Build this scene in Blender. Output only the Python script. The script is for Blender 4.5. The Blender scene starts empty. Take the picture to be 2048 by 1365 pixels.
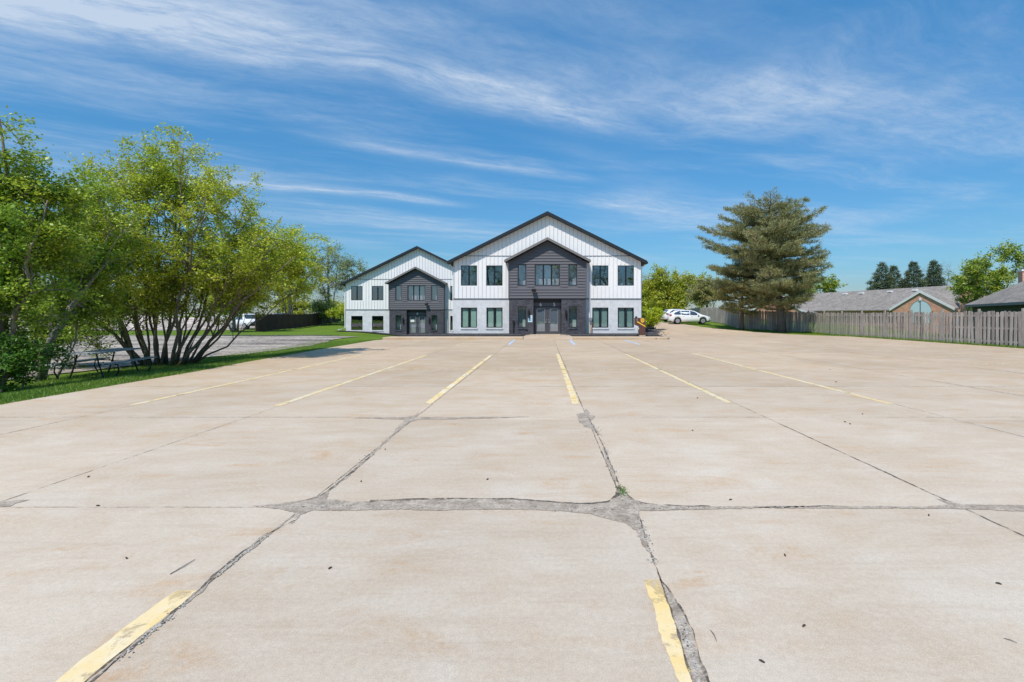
import bpy, bmesh, math, random
import numpy as np
from mathutils import Vector, noise as mnoise
from mathutils.geometry import tessellate_polygon
R = math.radians
rnd = random.Random(7)
rng = np.random.default_rng(7)
S = bpy.context.scene
C = S.collection

# ------------------------------------------------------------------ camera
CAMZ = 1.6; F = 965.0; PX = 1087.0; PY = 631.0
cd = bpy.data.cameras.new("camera"); cam = bpy.data.objects.new("camera", cd); C.objects.link(cam)
cam.location = (0, 0, CAMZ); cam.rotation_euler = (R(90), 0, 0)
cd.sensor_width = 36; cd.lens = F / 2048 * 36
cd.shift_x = (1024 - PX) / 2048; cd.shift_y = (PY - 682.5) / 2048
cd.clip_start = 0.05; cd.clip_end = 4000
S.camera = cam
S.view_settings.view_transform = 'Standard'; S.view_settings.look = 'None'
S.view_settings.exposure = 0.0; S.view_settings.gamma = 1
S.cycles.max_bounces = 6; S.cycles.transparent_max_bounces = 12
S.cycles.use_denoising = True

# ------------------------------------------------------------------ world
EL, AZ = 56.0, 25.0      # sun height, and its angle from straight behind the camera towards the left
w = bpy.data.worlds.new("World"); S.world = w; w.use_nodes = True
nt = w.node_tree; nt.nodes.clear()
def nd(nt, t, **k):
    n = nt.nodes.new(t)
    for a, v in k.items():
        if a.startswith('_'):
            setattr(n, a[1:], v)
        else:
            key = int(a[1:]) if (a[0] == 'i' and a[1:].isdigit()) else a.replace('__', ' ')
            s = n.inputs[key]
            if isinstance(v, bpy.types.NodeSocket): nt.links.new(v, s)
            else: s.default_value = v
    return n
def mth(nt, op, a, b=None, c=None, clamp=False):
    k = {'i0': a}
    if b is not None: k['i1'] = b
    if c is not None: k['i2'] = c
    n = nd(nt, 'ShaderNodeMath', _operation=op, **k); n.use_clamp = clamp
    return n.outputs[0]
def mixc(nt, f, a, b, blend='MIX'):
    n = nt.nodes.new('ShaderNodeMix'); n.data_type = 'RGBA'; n.blend_type = blend
    for i, v in ((0, f), (6, a), (7, b)):
        if isinstance(v, bpy.types.NodeSocket): nt.links.new(v, n.inputs[i])
        else: n.inputs[i].default_value = v if i == 0 else (tuple(v) + (1,))[:4]
    return n.outputs[2]
def mrange(nt, v, a, b, c=0.0, d=1.0, smooth=False):
    n = nd(nt, 'ShaderNodeMapRange', i0=v, i1=a, i2=b, i3=c, i4=d)
    if smooth: n.interpolation_type = 'SMOOTHSTEP'
    return n.outputs[0]
def noise(nt, vec, scale, detail=4, rough=0.55, dist=0.0):
    return nd(nt, 'ShaderNodeTexNoise', Vector=vec, Scale=scale, Detail=detail, Roughness=rough, Distortion=dist).outputs[0]

sky = nd(nt, 'ShaderNodeTexSky', _sky_type='NISHITA')
sky.sun_disc = False; sky.sun_elevation = R(EL); sky.sun_rotation = R(180 + AZ)
sky.altitude = 200; sky.air_density = 1.15; sky.dust_density = 0.35; sky.ozone_density = 2.2
tc = nd(nt, 'ShaderNodeTexCoord').outputs['Generated']
sx = nd(nt, 'ShaderNodeSeparateXYZ', Vector=tc)
zz = mth(nt, 'MAXIMUM', sx.outputs[2], 0.02)
cx = mth(nt, 'DIVIDE', sx.outputs[0], zz); cy = mth(nt, 'DIVIDE', sx.outputs[1], zz)
# streak coordinates on the cloud layer: u along the wind, v across it
u = mth(nt, 'ADD', mth(nt, 'MULTIPLY', cx, 0.91), mth(nt, 'MULTIPLY', cy, 0.414))
v = mth(nt, 'ADD', mth(nt, 'MULTIPLY', cx, -0.414), mth(nt, 'MULTIPLY', cy, 0.91))
uv = nd(nt, 'ShaderNodeCombineXYZ', X=u, Y=v, Z=0.0).outputs[0]
warp = nd(nt, 'ShaderNodeTexNoise', Vector=uv, Scale=0.7, Detail=3).outputs[0]
wv = mth(nt, 'ADD', v, mth(nt, 'MULTIPLY', mth(nt, 'SUBTRACT', warp, 0.5), 0.55))
st = nd(nt, 'ShaderNodeCombineXYZ', X=mth(nt, 'MULTIPLY', u, 0.42), Y=mth(nt, 'MULTIPLY', wv, 1.5), Z=3.7).outputs[0]
n1 = noise(nt, st, 1.15, 10, 0.66, 0.12)
st2 = nd(nt, 'ShaderNodeCombineXYZ', X=mth(nt, 'MULTIPLY', u, 0.8), Y=mth(nt, 'MULTIPLY', wv, 4.5), Z=9.0).outputs[0]
n2 = noise(nt, st2, 1.6, 9, 0.70, 0.25)
mask = mth(nt, 'MULTIPLY', mrange(nt, n1, 0.44, 0.84, 0, 0.8, True), mth(nt, 'ADD', mth(nt, 'MULTIPLY', n2, 0.7), 0.2))
soft = noise(nt, nd(nt, 'ShaderNodeCombineXYZ', X=mth(nt, 'MULTIPLY', u, 0.5), Y=wv, Z=1.0).outputs[0], 0.9, 3, 0.5)
mask = mth(nt, 'ADD', mask, mrange(nt, soft, 0.47, 0.75, 0, 0.36, True))
def streak(mask, v0, wid, u0, u1, s, slope=0.0):
    vv = mth(nt, 'SUBTRACT', mth(nt, 'SUBTRACT', wv, v0), mth(nt, 'MULTIPLY', u, slope))
    g = mth(nt, 'EXPONENT', mth(nt, 'MULTIPLY', mth(nt, 'POWER', mth(nt, 'ABSOLUTE', mth(nt, 'DIVIDE', vv, wid)), 2.0), -1.0))
    a = mth(nt, 'MULTIPLY', mrange(nt, u, u0, u0 + 0.8, 0, 1, True), mrange(nt, u, u1, u1 - 0.8, 0, 1, True))
    f = mth(nt, 'MULTIPLY', mth(nt, 'MULTIPLY', g, a), mrange(nt, n2, 0.22, 0.72, 0.12, 1.25))
    return mth(nt, 'ADD', mask, mth(nt, 'MULTIPLY', f, s))
mask = streak(mask, 2.06, 0.16, -2.2, 1.75, 0.80)
mask = streak(mask, 1.88, 0.36, -2.2, 0.3, 0.5)
mask = streak(mask, 2.95, 0.10, -0.3, 2.1, 0.55, 0.11)
mask = streak(mask, 4.24, 0.12, -1.5, 1.4, 0.7)
mask = streak(mask, 1.45, 0.42, 1.3, 4.2, 0.32)
mask = streak(mask, 3.6, 0.5, 1.8, 5.2, 0.3)
mask = streak(mask, 5.6, 0.25, -2.5, 3.5, 0.35)
n3 = noise(nt, nd(nt, 'ShaderNodeCombineXYZ', X=u, Y=mth(nt, 'MULTIPLY', wv, 1.9), Z=5.0).outputs[0], 5.0, 10, 0.72, 0.3)
mask = mth(nt, 'MULTIPLY', mask, mrange(nt, n3, 0.33, 0.66, 0.6, 1.3))
hz = mrange(nt, zz, 0.03, 0.22, 0.25, 1.0, True)
mask = mth(nt, 'MULTIPLY', mask, hz, clamp=True)
ramp = mixc(nt, mrange(nt, sx.outputs[2], 0.0, 0.52, 0, 1), (0.47, 0.68, 0.88), (0.46, 1.26, 1.62))
ramp = mixc(nt, mrange(nt, sx.outputs[2], 0.0, 0.10, 1, 0, True), ramp, (0.50, 0.62, 0.84))
skyc = mixc(nt, 1.0, sky.outputs[0], ramp, 'MULTIPLY')
colr = mixc(nt, mth(nt, 'MULTIPLY', mask, 0.80, clamp=True), skyc, (6.2, 7.1, 8.3))
bg = nd(nt, 'ShaderNodeBackground', Color=colr, Strength=0.105)
wo = nd(nt, 'ShaderNodeOutputWorld', Surface=bg.outputs[0])

sd = bpy.data.lights.new("sun", 'SUN'); sun = bpy.data.objects.new("sun", sd); C.objects.link(sun)
sd.energy = 4.3; sd.angle = R(0.53); sd.color = (1.0, 0.945, 0.865)
to_sun = Vector((-math.sin(R(AZ)) * math.cos(R(EL)), -math.cos(R(AZ)) * math.cos(R(EL)), math.sin(R(EL))))
sun.rotation_euler = to_sun.to_track_quat('Z', 'Y').to_euler()
sun.location = (0, 0, 50)

# ------------------------------------------------------------------ helpers
WL = {}
def G(px, py, z=0.0):                       # a photograph pixel -> point of the level z
    d = (CAMZ - z) * F / (py - PY)
    return (px - PX) / F * d, d
def link(o, parent=None):
    C.objects.link(o)
    if parent is not None:
        o.parent = parent; pw = WL.get(parent.name, Vector((0, 0, 0)))
        o.location = -pw
    WL[o.name] = Vector((0, 0, 0))
    return o
def tag(o, label=None, cat=None, group=None, kind=None):
    if label: o['label'] = label
    if cat: o['category'] = cat
    if group: o['group'] = group
    if kind: o['kind'] = kind
    return o
def empty(name, loc, label, cat, group=None):
    o = bpy.data.objects.new(name, None); C.objects.link(o); o.location = loc
    o.empty_display_size = 0.3
    WL[o.name] = Vector(loc); tag(o, label, cat, group)
    return o
def mesh_obj(name, v, f, m, parent=None, smooth=False):
    me = bpy.data.meshes.new(name); me.from_pydata([tuple(p) for p in v], [], f); me.validate()
    if smooth: me.shade_smooth()
    me.materials.append(m)
    return link(bpy.data.objects.new(name, me), parent)
def np_mesh(name, verts, k, m, parent=None):   # verts (N,k,3): N separate k-gons
    n = verts.shape[0]; me = bpy.data.meshes.new(name)
    me.vertices.add(n * k); me.vertices.foreach_set('co', verts.reshape(-1).astype(np.float32))
    me.loops.add(n * k); me.loops.foreach_set('vertex_index', np.arange(n * k, dtype=np.int32))
    me.polygons.add(n); me.polygons.foreach_set('loop_start', np.arange(0, n * k, k, dtype=np.int32))
    me.polygons.foreach_set('loop_total', np.full(n, k, dtype=np.int32))
    me.update(calc_edges=True); me.materials.append(m)
    return link(bpy.data.objects.new(name, me), parent)

class MB:
    def __init__(s): s.v = []; s.f = []
    def add(s, vs, fs):
        b = len(s.v); s.v += [tuple(p) for p in vs]; s.f += [tuple(i + b for i in f) for f in fs]; return s
    def box(s, x0, x1, y0, y1, z0, z1):
        return s.add([(x0,y0,z0),(x1,y0,z0),(x1,y1,z0),(x0,y1,z0),(x0,y0,z1),(x1,y0,z1),(x1,y1,z1),(x0,y1,z1)],
                     [(0,3,2,1),(4,5,6,7),(0,1,5,4),(1,2,6,5),(2,3,7,6),(3,0,4,7)])
    def obox(s, c, ax, ay, hx, hy, hz):          # oriented box: centre, two unit axes, half sizes
        c = Vector(c); ax = Vector(ax).normalized(); ay = Vector(ay).normalized(); az = ax.cross(ay)
        vs = [c + ax*i*hx + ay*j*hy + az*k*hz for k in (-1,1) for i, j in ((-1,-1),(1,-1),(1,1),(-1,1))]
        return s.add(vs, [(0,3,2,1),(4,5,6,7),(0,1,5,4),(1,2,6,5),(2,3,7,6),(3,0,4,7)])
    def tube(s, pts, rad, n=6, cap=True):
        pts = [Vector(p) for p in pts]; b = len(s.v); ref = Vector((0.13, 0.2, 0.97))
        for i, p in enumerate(pts):
            t = (pts[min(i+1, len(pts)-1)] - pts[max(i-1, 0)])
            t = t.normalized() if t.length > 1e-9 else Vector((0,0,1))
            r = ref if abs(t.dot(ref)) < 0.93 else Vector((1, 0, 0))
            a = t.cross(r).normalized(); c = t.cross(a)
            rr = rad[i] if hasattr(rad, '__len__') else rad
            for k in range(n):
                an = 2*math.pi*k/n
                s.v.append(tuple(p + (a*math.cos(an) + c*math.sin(an))*rr))
        for i in range(len(pts)-1):
            for k in range(n):
                s.f.append((b+i*n+k, b+i*n+(k+1)%n, b+(i+1)*n+(k+1)%n, b+(i+1)*n+k))
        if cap:
            s.f.append(tuple(b+k for k in range(n))[::-1]); s.f.append(tuple(b+(len(pts)-1)*n+k for k in range(n)))
        return s
    def quad(s, a, b, c, d): return s.add([a, b, c, d], [(0, 1, 2, 3)])
    def poly(s, pts): return s.add(pts, [tuple(range(len(pts)))])
    def prism(s, poly, f):                        # poly: 2d points, f(p, side) -> 3d
        n = len(poly); vs = [f(p, 0) for p in poly] + [f(p, 1) for p in poly]
        return s.add(vs, [tuple(range(n))[::-1], tuple(range(n, 2*n))] + [(i, (i+1)%n, (i+1)%n+n, i+n) for i in range(n)])
    def build(s, name, m, parent=None, smooth=False): return mesh_obj(name, s.v, s.f, m, parent, smooth)

# ------------------------------------------------------------------ materials
def newmat(name):
    m = bpy.data.materials.new(name); m.use_nodes = True; t = m.node_tree; t.nodes.clear()
    out = t.nodes.new('ShaderNodeOutputMaterial'); return m, t, out
def pbsdf(t, out, col, rough=0.7, bump=None, bs=0.3, bd=0.02, metal=0.0, spec=0.4):
    b = nd(t, 'ShaderNodeBsdfPrincipled', Roughness=rough, Metallic=metal)
    b.inputs['Specular IOR Level'].default_value = spec
    if isinstance(col, bpy.types.NodeSocket): t.links.new(col, b.inputs['Base Color'])
    else: b.inputs['Base Color'].default_value = tuple(col) + (1,)
    if bump is not None:
        bn = nd(t, 'ShaderNodeBump', Strength=bs, Distance=bd, Height=bump); t.links.new(bn.outputs[0], b.inputs['Normal'])
    t.links.new(b.outputs[0], out.inputs[0]); return b
def oc(t): return nd(t, 'ShaderNodeTexCoord').outputs['Object']
def scaled(t, vec, s): return nd(t, 'ShaderNodeMapping', Vector=vec, Scale=s).outputs[0]
def plain(name, col, rough=0.6, var=0.12, scale=3.0, metal=0.0, spec=0.4, bump=0.0, stretch=(1,1,1)):
    m, t, out = newmat(name); o = scaled(t, oc(t), stretch)
    n = noise(t, o, scale, 5, 0.6)
    c = mixc(t, mrange(t, n, 0.3, 0.7), tuple(x*(1-var) for x in col), tuple(min(1, x*(1+var)) for x in col))
    pbsdf(t, out, c, rough, n if bump else None, bump, 0.01, metal, spec); return m
def leafmat(name, c1, c2, c3, trans=0.36, nscale=0.7):
    m, t, out = newmat(name)
    g = nd(t, 'ShaderNodeNewGeometry'); ri = g.outputs['Random Per Island']
    n = noise(t, oc(t), nscale, 3)
    c = mixc(t, mrange(t, n, 0.36, 0.64), c1, c2); c = mixc(t, mrange(t, ri, 0.55, 1.0, 0, 0.9), c, c3)
    k = mrange(t, nd(t, 'ShaderNodeMath', _operation='FRACT', i0=mth(t, 'MULTIPLY', ri, 17.3)).outputs[0], 0, 1, 0.65, 1.3)
    c = nd(t, 'ShaderNodeVectorMath', _operation='SCALE', i0=c, Scale=k).outputs[0]
    d = nd(t, 'ShaderNodeBsdfDiffuse', Color=c); tr = nd(t, 'ShaderNodeBsdfTranslucent', Color=c)
    gl = nd(t, 'ShaderNodeBsdfGlossy', Color=(1, 1, 1, 1), Roughness=0.45)
    a = nd(t, 'ShaderNodeMixShader', i0=trans, i1=d.outputs[0], i2=tr.outputs[0])
    b = nd(t, 'ShaderNodeMixShader', i0=0.03, i1=a.outputs[0], i2=gl.outputs[0])
    t.links.new(b.outputs[0], out.inputs[0]); return m

M = {}
def concrete(name, slabs=True):
    m, t, out = newmat(name); o = oc(t)
    big = noise(t, o, 0.16, 4, 0.6); mid = noise(t, scaled(t, o, (0.8, 1.2, 1)), 1.1, 8, 0.72, 0.4)
    fine = noise(t, o, 30, 6, 0.8); grit = noise(t, o, 150, 2, 0.9)
    s = nd(t, 'ShaderNodeSeparateXYZ', Vector=o)
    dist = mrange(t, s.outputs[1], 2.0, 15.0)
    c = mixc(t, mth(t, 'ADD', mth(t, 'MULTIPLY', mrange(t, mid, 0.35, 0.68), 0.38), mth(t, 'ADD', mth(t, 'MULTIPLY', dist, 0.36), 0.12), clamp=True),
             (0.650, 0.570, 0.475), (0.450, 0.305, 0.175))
    # rust coloured run-off stains, long across the slabs
    r1 = noise(t, scaled(t, o, (0.6, 2.2, 1)), 0.8, 8, 0.68, 1.3)
    r2 = noise(t, scaled(t, o, (1.6, 0.8, 1)), 1.3, 7, 0.7, 0.6)
    fr = noise(t, o, 22, 5, 0.75)
    st = mth(t, 'MULTIPLY', mrange(t, fr, 0.38, 0.62, 0.35, 1.1), mth(t, 'MULTIPLY', mrange(t, r1, 0.48, 0.68, 0, 1, True), mrange(t, r2, 0.42, 0.60, 0.04, 1)))
    c = mixc(t, mth(t, 'MULTIPLY', st, 0.72), c, (0.52, 0.30, 0.145))
    r3 = noise(t, scaled(t, o, (0.45, 6.0, 1)), 1.5, 9, 0.78, 0.5)
    c = mixc(t, mrange(t, r3, 0.50, 0.72, 0, 0.30), c, (0.40, 0.285, 0.19))
    dk = mth(t, 'MULTIPLY', mrange(t, noise(t, o, 1.9, 6, 0.7, 0.6), 0.66, 0.80, 0, 1, True), mrange(t, fr, 0.35, 0.6, 0.3, 1))
    c = mixc(t, mth(t, 'MULTIPLY', dk, 0.30), c, (0.24, 0.21, 0.18))
    if slabs:
        ix = mth(t, 'FLOOR', mth(t, 'DIVIDE', mth(t, 'SUBTRACT', s.outputs[0], 0.68), 2.76))
        iy = mth(t, 'FLOOR', mth(t, 'DIVIDE', mth(t, 'SUBTRACT', s.outputs[1], 4.02), 3.37))
        wn = nd(t, 'ShaderNodeTexWhiteNoise', Vector=nd(t, 'ShaderNodeCombineXYZ', X=ix, Y=iy, Z=0.0).outputs[0]).outputs[0]
        c = nd(t, 'ShaderNodeVectorMath', _operation='SCALE', i0=c, Scale=mrange(t, wn, 0, 1, 0.935, 1.055)).outputs[0]
    k = mth(t, 'ADD', mth(t, 'MULTIPLY', mrange(t, fine, 0.36, 0.64, -0.08, 0.08), 1.0), mth(t, 'ADD', mrange(t, big, 0.3, 0.7, 0.93, 1.06), mrange(t, grit, 0.32, 0.68, -0.17, 0.17)))
    c = nd(t, 'ShaderNodeVectorMath', _operation='SCALE', i0=c, Scale=k).outputs[0]
    pbsdf(t, out, c, 0.9, grit, 0.25, 0.003, 0, 0.2); return m
M['lot'] = concrete('worn_concrete'); M['curb'] = concrete('curb_concrete', False)

def gravelmat(name, c1, c2, sc, bs=0.8, bd=0.03, stretch=(1, 1, 1)):
    m, t, out = newmat(name); o = oc(t)
    vo = nd(t, 'ShaderNodeTexVoronoi', Vector=o, Scale=sc); n = noise(t, scaled(t, o, stretch), 0.5, 6, 0.65, 0.5)
    vb = nd(t, 'ShaderNodeSeparateColor', Color=vo.outputs['Color']).outputs[0]
    c = mixc(t, mrange(t, n, 0.35, 0.65), c1, c2)
    c = nd(t, 'ShaderNodeVectorMath', _operation='SCALE', i0=c, Scale=mrange(t, vb, 0, 1, 0.55, 1.4)).outputs[0]
    pbsdf(t, out, c, 0.95, vo.outputs['Distance'], bs, bd, 0, 0.15); return m
M['gravel'] = gravelmat('drive_gravel', (0.52, 0.445, 0.365), (0.15, 0.13, 0.115), 9, stretch=(0.30, 1.5, 1))
m, t, out = newmat('joint_debris'); o = oc(t)
c = mixc(t, mrange(t, noise(t, o, 7, 6, 0.75), 0.36, 0.64), (0.53, 0.445, 0.36), (0.29, 0.235, 0.185))
vo = nd(t, 'ShaderNodeTexVoronoi', Vector=o, Scale=85); vb = nd(t, 'ShaderNodeSeparateColor', Color=vo.outputs['Color']).outputs[0]
c = nd(t, 'ShaderNodeVectorMath', _operation='SCALE', i0=c, Scale=mrange(t, vb, 0, 1, 0.78, 1.18)).outputs[0]
pbsdf(t, out, c, 1.0, mth(t, 'ADD', noise(t, o, 30, 5, 0.8), vo.outputs['Distance']), 0.5, 0.010, 0, 0.1); M['filler'] = m
M['mulch'] = gravelmat('dark_mulch', (0.035, 0.032, 0.032), (0.075, 0.07, 0.068), 22, 1.0, 0.05)
M['rubble'] = gravelmat('pale_rubble', (0.54, 0.45, 0.39), (0.34, 0.29, 0.26), 3.0, 1.0, 0.12)
M['stone'] = plain('stone_chip', (0.42, 0.39, 0.35), 0.9, 0.35, 30)
M['stone_d'] = plain('dark_stone', (0.08, 0.075, 0.075), 0.9, 0.35, 30)
m, t, out = newmat('crack_dirt'); o = oc(t)
c = mixc(t, mrange(t, noise(t, o, 35, 4, 0.7), 0.35, 0.65), (0.045, 0.036, 0.03), (0.19, 0.16, 0.13))
b = pbsdf(t, out, c, 1.0); t.links.new(mrange(t, noise(t, o, 9, 6, 0.75), 0.40, 0.54, 0.12, 1.0), b.inputs['Alpha']); M['crack'] = m
M['pod'] = plain('seed_husk', (0.06, 0.045, 0.035), 0.8, 0.4, 30)
m, t, out = newmat('meadow_grass'); o = oc(t)
c = mixc(t, mrange(t, noise(t, o, 0.35, 5, 0.6), 0.35, 0.65), (0.125, 0.220, 0.020), (0.200, 0.275, 0.040))
c = mixc(t, mrange(t, noise(t, o, 14, 4, 0.7), 0.35, 0.75), c, (0.080, 0.140, 0.014))
c = mixc(t, mrange(t, noise(t, o, 1.7, 5, 0.6), 0.62, 0.8, 0, 0.6), c, (0.20, 0.18, 0.08))
pbsdf(t, out, c, 1.0, noise(t, o, 30, 3), 0.9, 0.06, 0, 0.1); M['grass'] = m
M['blade'] = leafmat('grass_blade', (0.14, 0.28, 0.018), (0.22, 0.34, 0.04), (0.28, 0.33, 0.08), 0.4, 0.6)

def paint(name, col, wear, pale=(0.72, 0.66, 0.48)):
    m, t, out = newmat(name); o = oc(t)
    n = noise(t, o, 5, 7, 0.72, 0.3); n2 = noise(t, o, 2.2, 5, 0.6)
    c = mixc(t, mrange(t, n2, 0.42, 0.66), col, pale)
    c = mixc(t, mrange(t, noise(t, o, 30, 4, 0.7), 0.55, 0.8, 0, 0.6), c, (0.45, 0.37, 0.25))
    b = nd(t, 'ShaderNodeBsdfPrincipled', Roughness=0.8); t.links.new(c, b.inputs['Base Color'])
    b.inputs['Alpha'].default_value = 1
    t.links.new(mrange(t, n, wear - 0.06, wear + 0.06), b.inputs['Alpha'])
    t.links.new(b.outputs[0], out.inputs[0]); return m
M['yellow'] = paint('yellow_road_paint', (0.80, 0.58, 0.25), 0.405, (0.80, 0.69, 0.50))
M['yellow_b'] = paint('chipped_yellow_paint', (0.74, 0.55, 0.27), 0.385, (0.72, 0.62, 0.44))
M['yellow_worn'] = paint('worn_yellow_paint', (0.66, 0.52, 0.26), 0.47, (0.66, 0.56, 0.38))
M['blue'] = paint('pale_blue_road_paint', (0.34, 0.50, 0.72), 0.36, (0.62, 0.68, 0.74))

def brick(name, c1, c2, mortar, sc=1.0, dark_mortar=True, bs=0.6):
    m, t, out = newmat(name); o = oc(t); s = nd(t, 'ShaderNodeSeparateXYZ', Vector=o)
    v_ = nd(t, 'ShaderNodeCombineXYZ', X=mth(t, 'ADD', s.outputs[0], s.outputs[1]), Y=s.outputs[2], Z=0.0).outputs[0]
    b = nd(t, 'ShaderNodeTexBrick', Vector=v_, Scale=sc, Color1=tuple(c1)+(1,), Color2=tuple(c2)+(1,), Mortar=tuple(mortar)+(1,))
    b.inputs['Mortar Size'].default_value = 0.008; b.inputs['Brick Width'].default_value = 0.21; b.inputs['Row Height'].default_value = 0.076
    b.inputs['Mortar Smooth'].default_value = 0.3
    n = noise(t, o, 2.5, 5, 0.6); c = nd(t, 'ShaderNodeVectorMath', _operation='SCALE', i0=b.outputs[0], Scale=mrange(t, n, 0.3, 0.7, 0.88, 1.1)).outputs[0]
    h = mth(t, 'SUBTRACT', mth(t, 'MULTIPLY', noise(t, o, 25, 3), 0.35), b.outputs['Fac'])
    pbsdf(t, out, c, 0.75, h, bs, 0.012, 0, 0.3); return m
M['brick_lt'] = brick('light_grey_painted_brick', (0.70, 0.69, 0.69), (0.75, 0.74, 0.74), (0.62, 0.615, 0.62))
M['brick_dk'] = brick('charcoal_painted_brick', (0.060, 0.058, 0.070), (0.115, 0.112, 0.130), (0.045, 0.044, 0.052), 1.0, True, 1.0)
M['brick_red'] = brick('red_brick', (0.66, 0.30, 0.19), (0.76, 0.42, 0.28), (0.45, 0.38, 0.32))
M['white'] = plain('white_board_siding', (0.83, 0.81, 0.80), 0.6, 0.025, 2)
M['white_trim'] = plain('white_trim', (0.78, 0.78, 0.78), 0.5, 0.05, 3)
M['lap'] = plain('charcoal_lap_siding', (0.112, 0.108, 0.122), 0.65, 0.08, 4, stretch=(0.4, 1, 6))
M['trim_dk'] = plain('black_trim', (0.018, 0.021, 0.027), 0.45, 0.1, 3)
M['fascia_sunlit'] = plain('grey_brown_sunlit_fascia', (0.19, 0.175, 0.168), 0.6, 0.1, 5)  # grey-brown made lighter: sunlight on the bay fascia put into its colour
M['joint'] = plain('painted_batten_shade', (0.42, 0.43, 0.46), 0.7, 0.05, 3)  # flat grey for the shade line painted beside each batten
M['flash'] = plain('grey_flashing', (0.16, 0.17, 0.19), 0.5, 0.1, 4)
M['frame'] = plain('black_window_frame', (0.012, 0.016, 0.020), 0.35, 0.1, 5)
M['door'] = plain('charcoal_door_paint', (0.070, 0.070, 0.082), 0.4, 0.08, 5)
M['room'] = plain('dim_room', (0.10, 0.10, 0.095), 0.9, 0.3, 0.6)
M['blind'] = plain('pale_blind', (0.56, 0.62, 0.58), 0.9, 0.06, 1.5)
M['blind2'] = plain('grey_blind', (0.36, 0.42, 0.43), 0.9, 0.1, 1.5)
M['chrome'] = plain('brushed_steel', (0.65, 0.65, 0.66), 0.3, 0.05, 5, 0.9)
M['grey_metal'] = plain('grey_metal', (0.32, 0.33, 0.34), 0.5, 0.1, 5, 0.5)
M['black'] = plain('black_plastic', (0.012, 0.012, 0.014), 0.5, 0.1, 5)
M['cream'] = plain('cream_pipe', (0.62, 0.58, 0.45), 0.5, 0.1, 5)
M['rust'] = plain('rusty_pipe', (0.32, 0.14, 0.07), 0.8, 0.3, 8)
M['lampglass'] = plain('frosted_lamp_glass', (0.6, 0.6, 0.58), 0.3, 0.05, 5)
m, t, out = newmat('asphalt_shingle'); o = oc(t)
vo = nd(t, 'ShaderNodeTexVoronoi', Vector=scaled(t, o, (1, 1, 2)), Scale=4.5)
vb = nd(t, 'ShaderNodeSeparateColor', Color=vo.outputs['Color']).outputs[0]
c = mixc(t, vb, (0.215, 0.19, 0.17), (0.32, 0.285, 0.255))
c = nd(t, 'ShaderNodeVectorMath', _operation='SCALE', i0=c, Scale=mrange(t, noise(t, o, 1.0, 5, 0.65), 0.3, 0.7, 0.82, 1.15)).outputs[0]
pbsdf(t, out, c, 0.95, noise(t, o, 40, 3), 0.5, 0.02, 0, 0.15); M['shingle'] = m
M['shingle_dk'] = plain('dark_roof_shingle', (0.06, 0.06, 0.065), 0.9, 0.2, 6)

def glass(name, tint, refl, rough=0.0):
    m, t, out = newmat(name)
    tr = nd(t, 'ShaderNodeBsdfTransparent', Color=tuple(tint)+(1,)); gl = nd(t, 'ShaderNodeBsdfGlossy', Color=(0.92, 0.95, 1, 1), Roughness=rough)
    lw = mth(t, 'ADD', mth(t, 'MULTIPLY', mth(t, 'POWER', nd(t, 'ShaderNodeLayerWeight', Blend=0.5).outputs['Facing'], 5.0), 0.9), 0.04)
    bn = nd(t, 'ShaderNodeBump', Strength=0.04, Distance=0.05, Height=noise(t, oc(t), 1.3, 2)); t.links.new(bn.outputs[0], gl.inputs['Normal'])
    mx = nd(t, 'ShaderNodeMixShader', i0=mth(t, 'ADD', lw, refl, clamp=True), i1=tr.outputs[0], i2=gl.outputs[0])
    t.links.new(mx.outputs[0], out.inputs[0]); return m
M['glass'] = glass('window_glass', (0.66, 0.68, 0.74), 0.20)
M['glass_lo'] = glass('green_tinted_glass', (0.70, 0.82, 0.78), 0.05)
M['glass_car'] = glass('car_glass', (0.22, 0.24, 0.25), 0.12)
def barkmat(name, c1, c2):
    m, t, out = newmat(name); o = oc(t)
    n = noise(t, scaled(t, o, (1, 1, 0.25)), 22, 5, 0.7)
    c = mixc(t, mrange(t, n, 0.35, 0.65), c1, c2)
    pbsdf(t, out, c, 0.95, n, 0.9, 0.02, 0, 0.15); return m
M['bark'] = barkmat('grey_brown_bark', (0.13, 0.105, 0.075), (0.30, 0.25, 0.19))
M['bark_grey'] = barkmat('smooth_grey_bark', (0.20, 0.18, 0.16), (0.32, 0.29, 0.26))
M['bark_pine'] = barkmat('pine_bark', (0.09, 0.07, 0.055), (0.20, 0.165, 0.14))
M['twig'] = barkmat('grey_twig', (0.17, 0.15, 0.15), (0.26, 0.23, 0.23))
M['leaf_a'] = leafmat('boxelder_leaf', (0.47, 0.56, 0.05), (0.62, 0.62, 0.065), (0.28, 0.43, 0.04))
M['leaf_b'] = leafmat('green_boxelder_leaf', (0.28, 0.43, 0.045), (0.45, 0.52, 0.05), (0.15, 0.30, 0.04))
M['leaf_c'] = leafmat('young_pale_leaf', (0.30, 0.36, 0.09), (0.38, 0.41, 0.11), (0.22, 0.29, 0.08))
M['leaf_d'] = leafmat('hedge_leaf', (0.42, 0.47, 0.045), (0.56, 0.53, 0.06), (0.28, 0.36, 0.04))
M['leaf_m'] = leafmat('maple_leaf', (0.27, 0.38, 0.045), (0.44, 0.48, 0.06), (0.18, 0.28, 0.05))
M['leaf_lime'] = leafmat('lime_leaf', (0.46, 0.60, 0.02), (0.60, 0.66, 0.04), (0.34, 0.48, 0.015))
M['leaf_dark'] = leafmat('dark_shrub_leaf', (0.02, 0.055, 0.012), (0.035, 0.08, 0.015), (0.015, 0.04, 0.01), 0.2)
M['leaf_under'] = leafmat('undergrowth_leaf', (0.09, 0.22, 0.02), (0.15, 0.28, 0.03), (0.05, 0.13, 0.015), 0.35)
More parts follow.
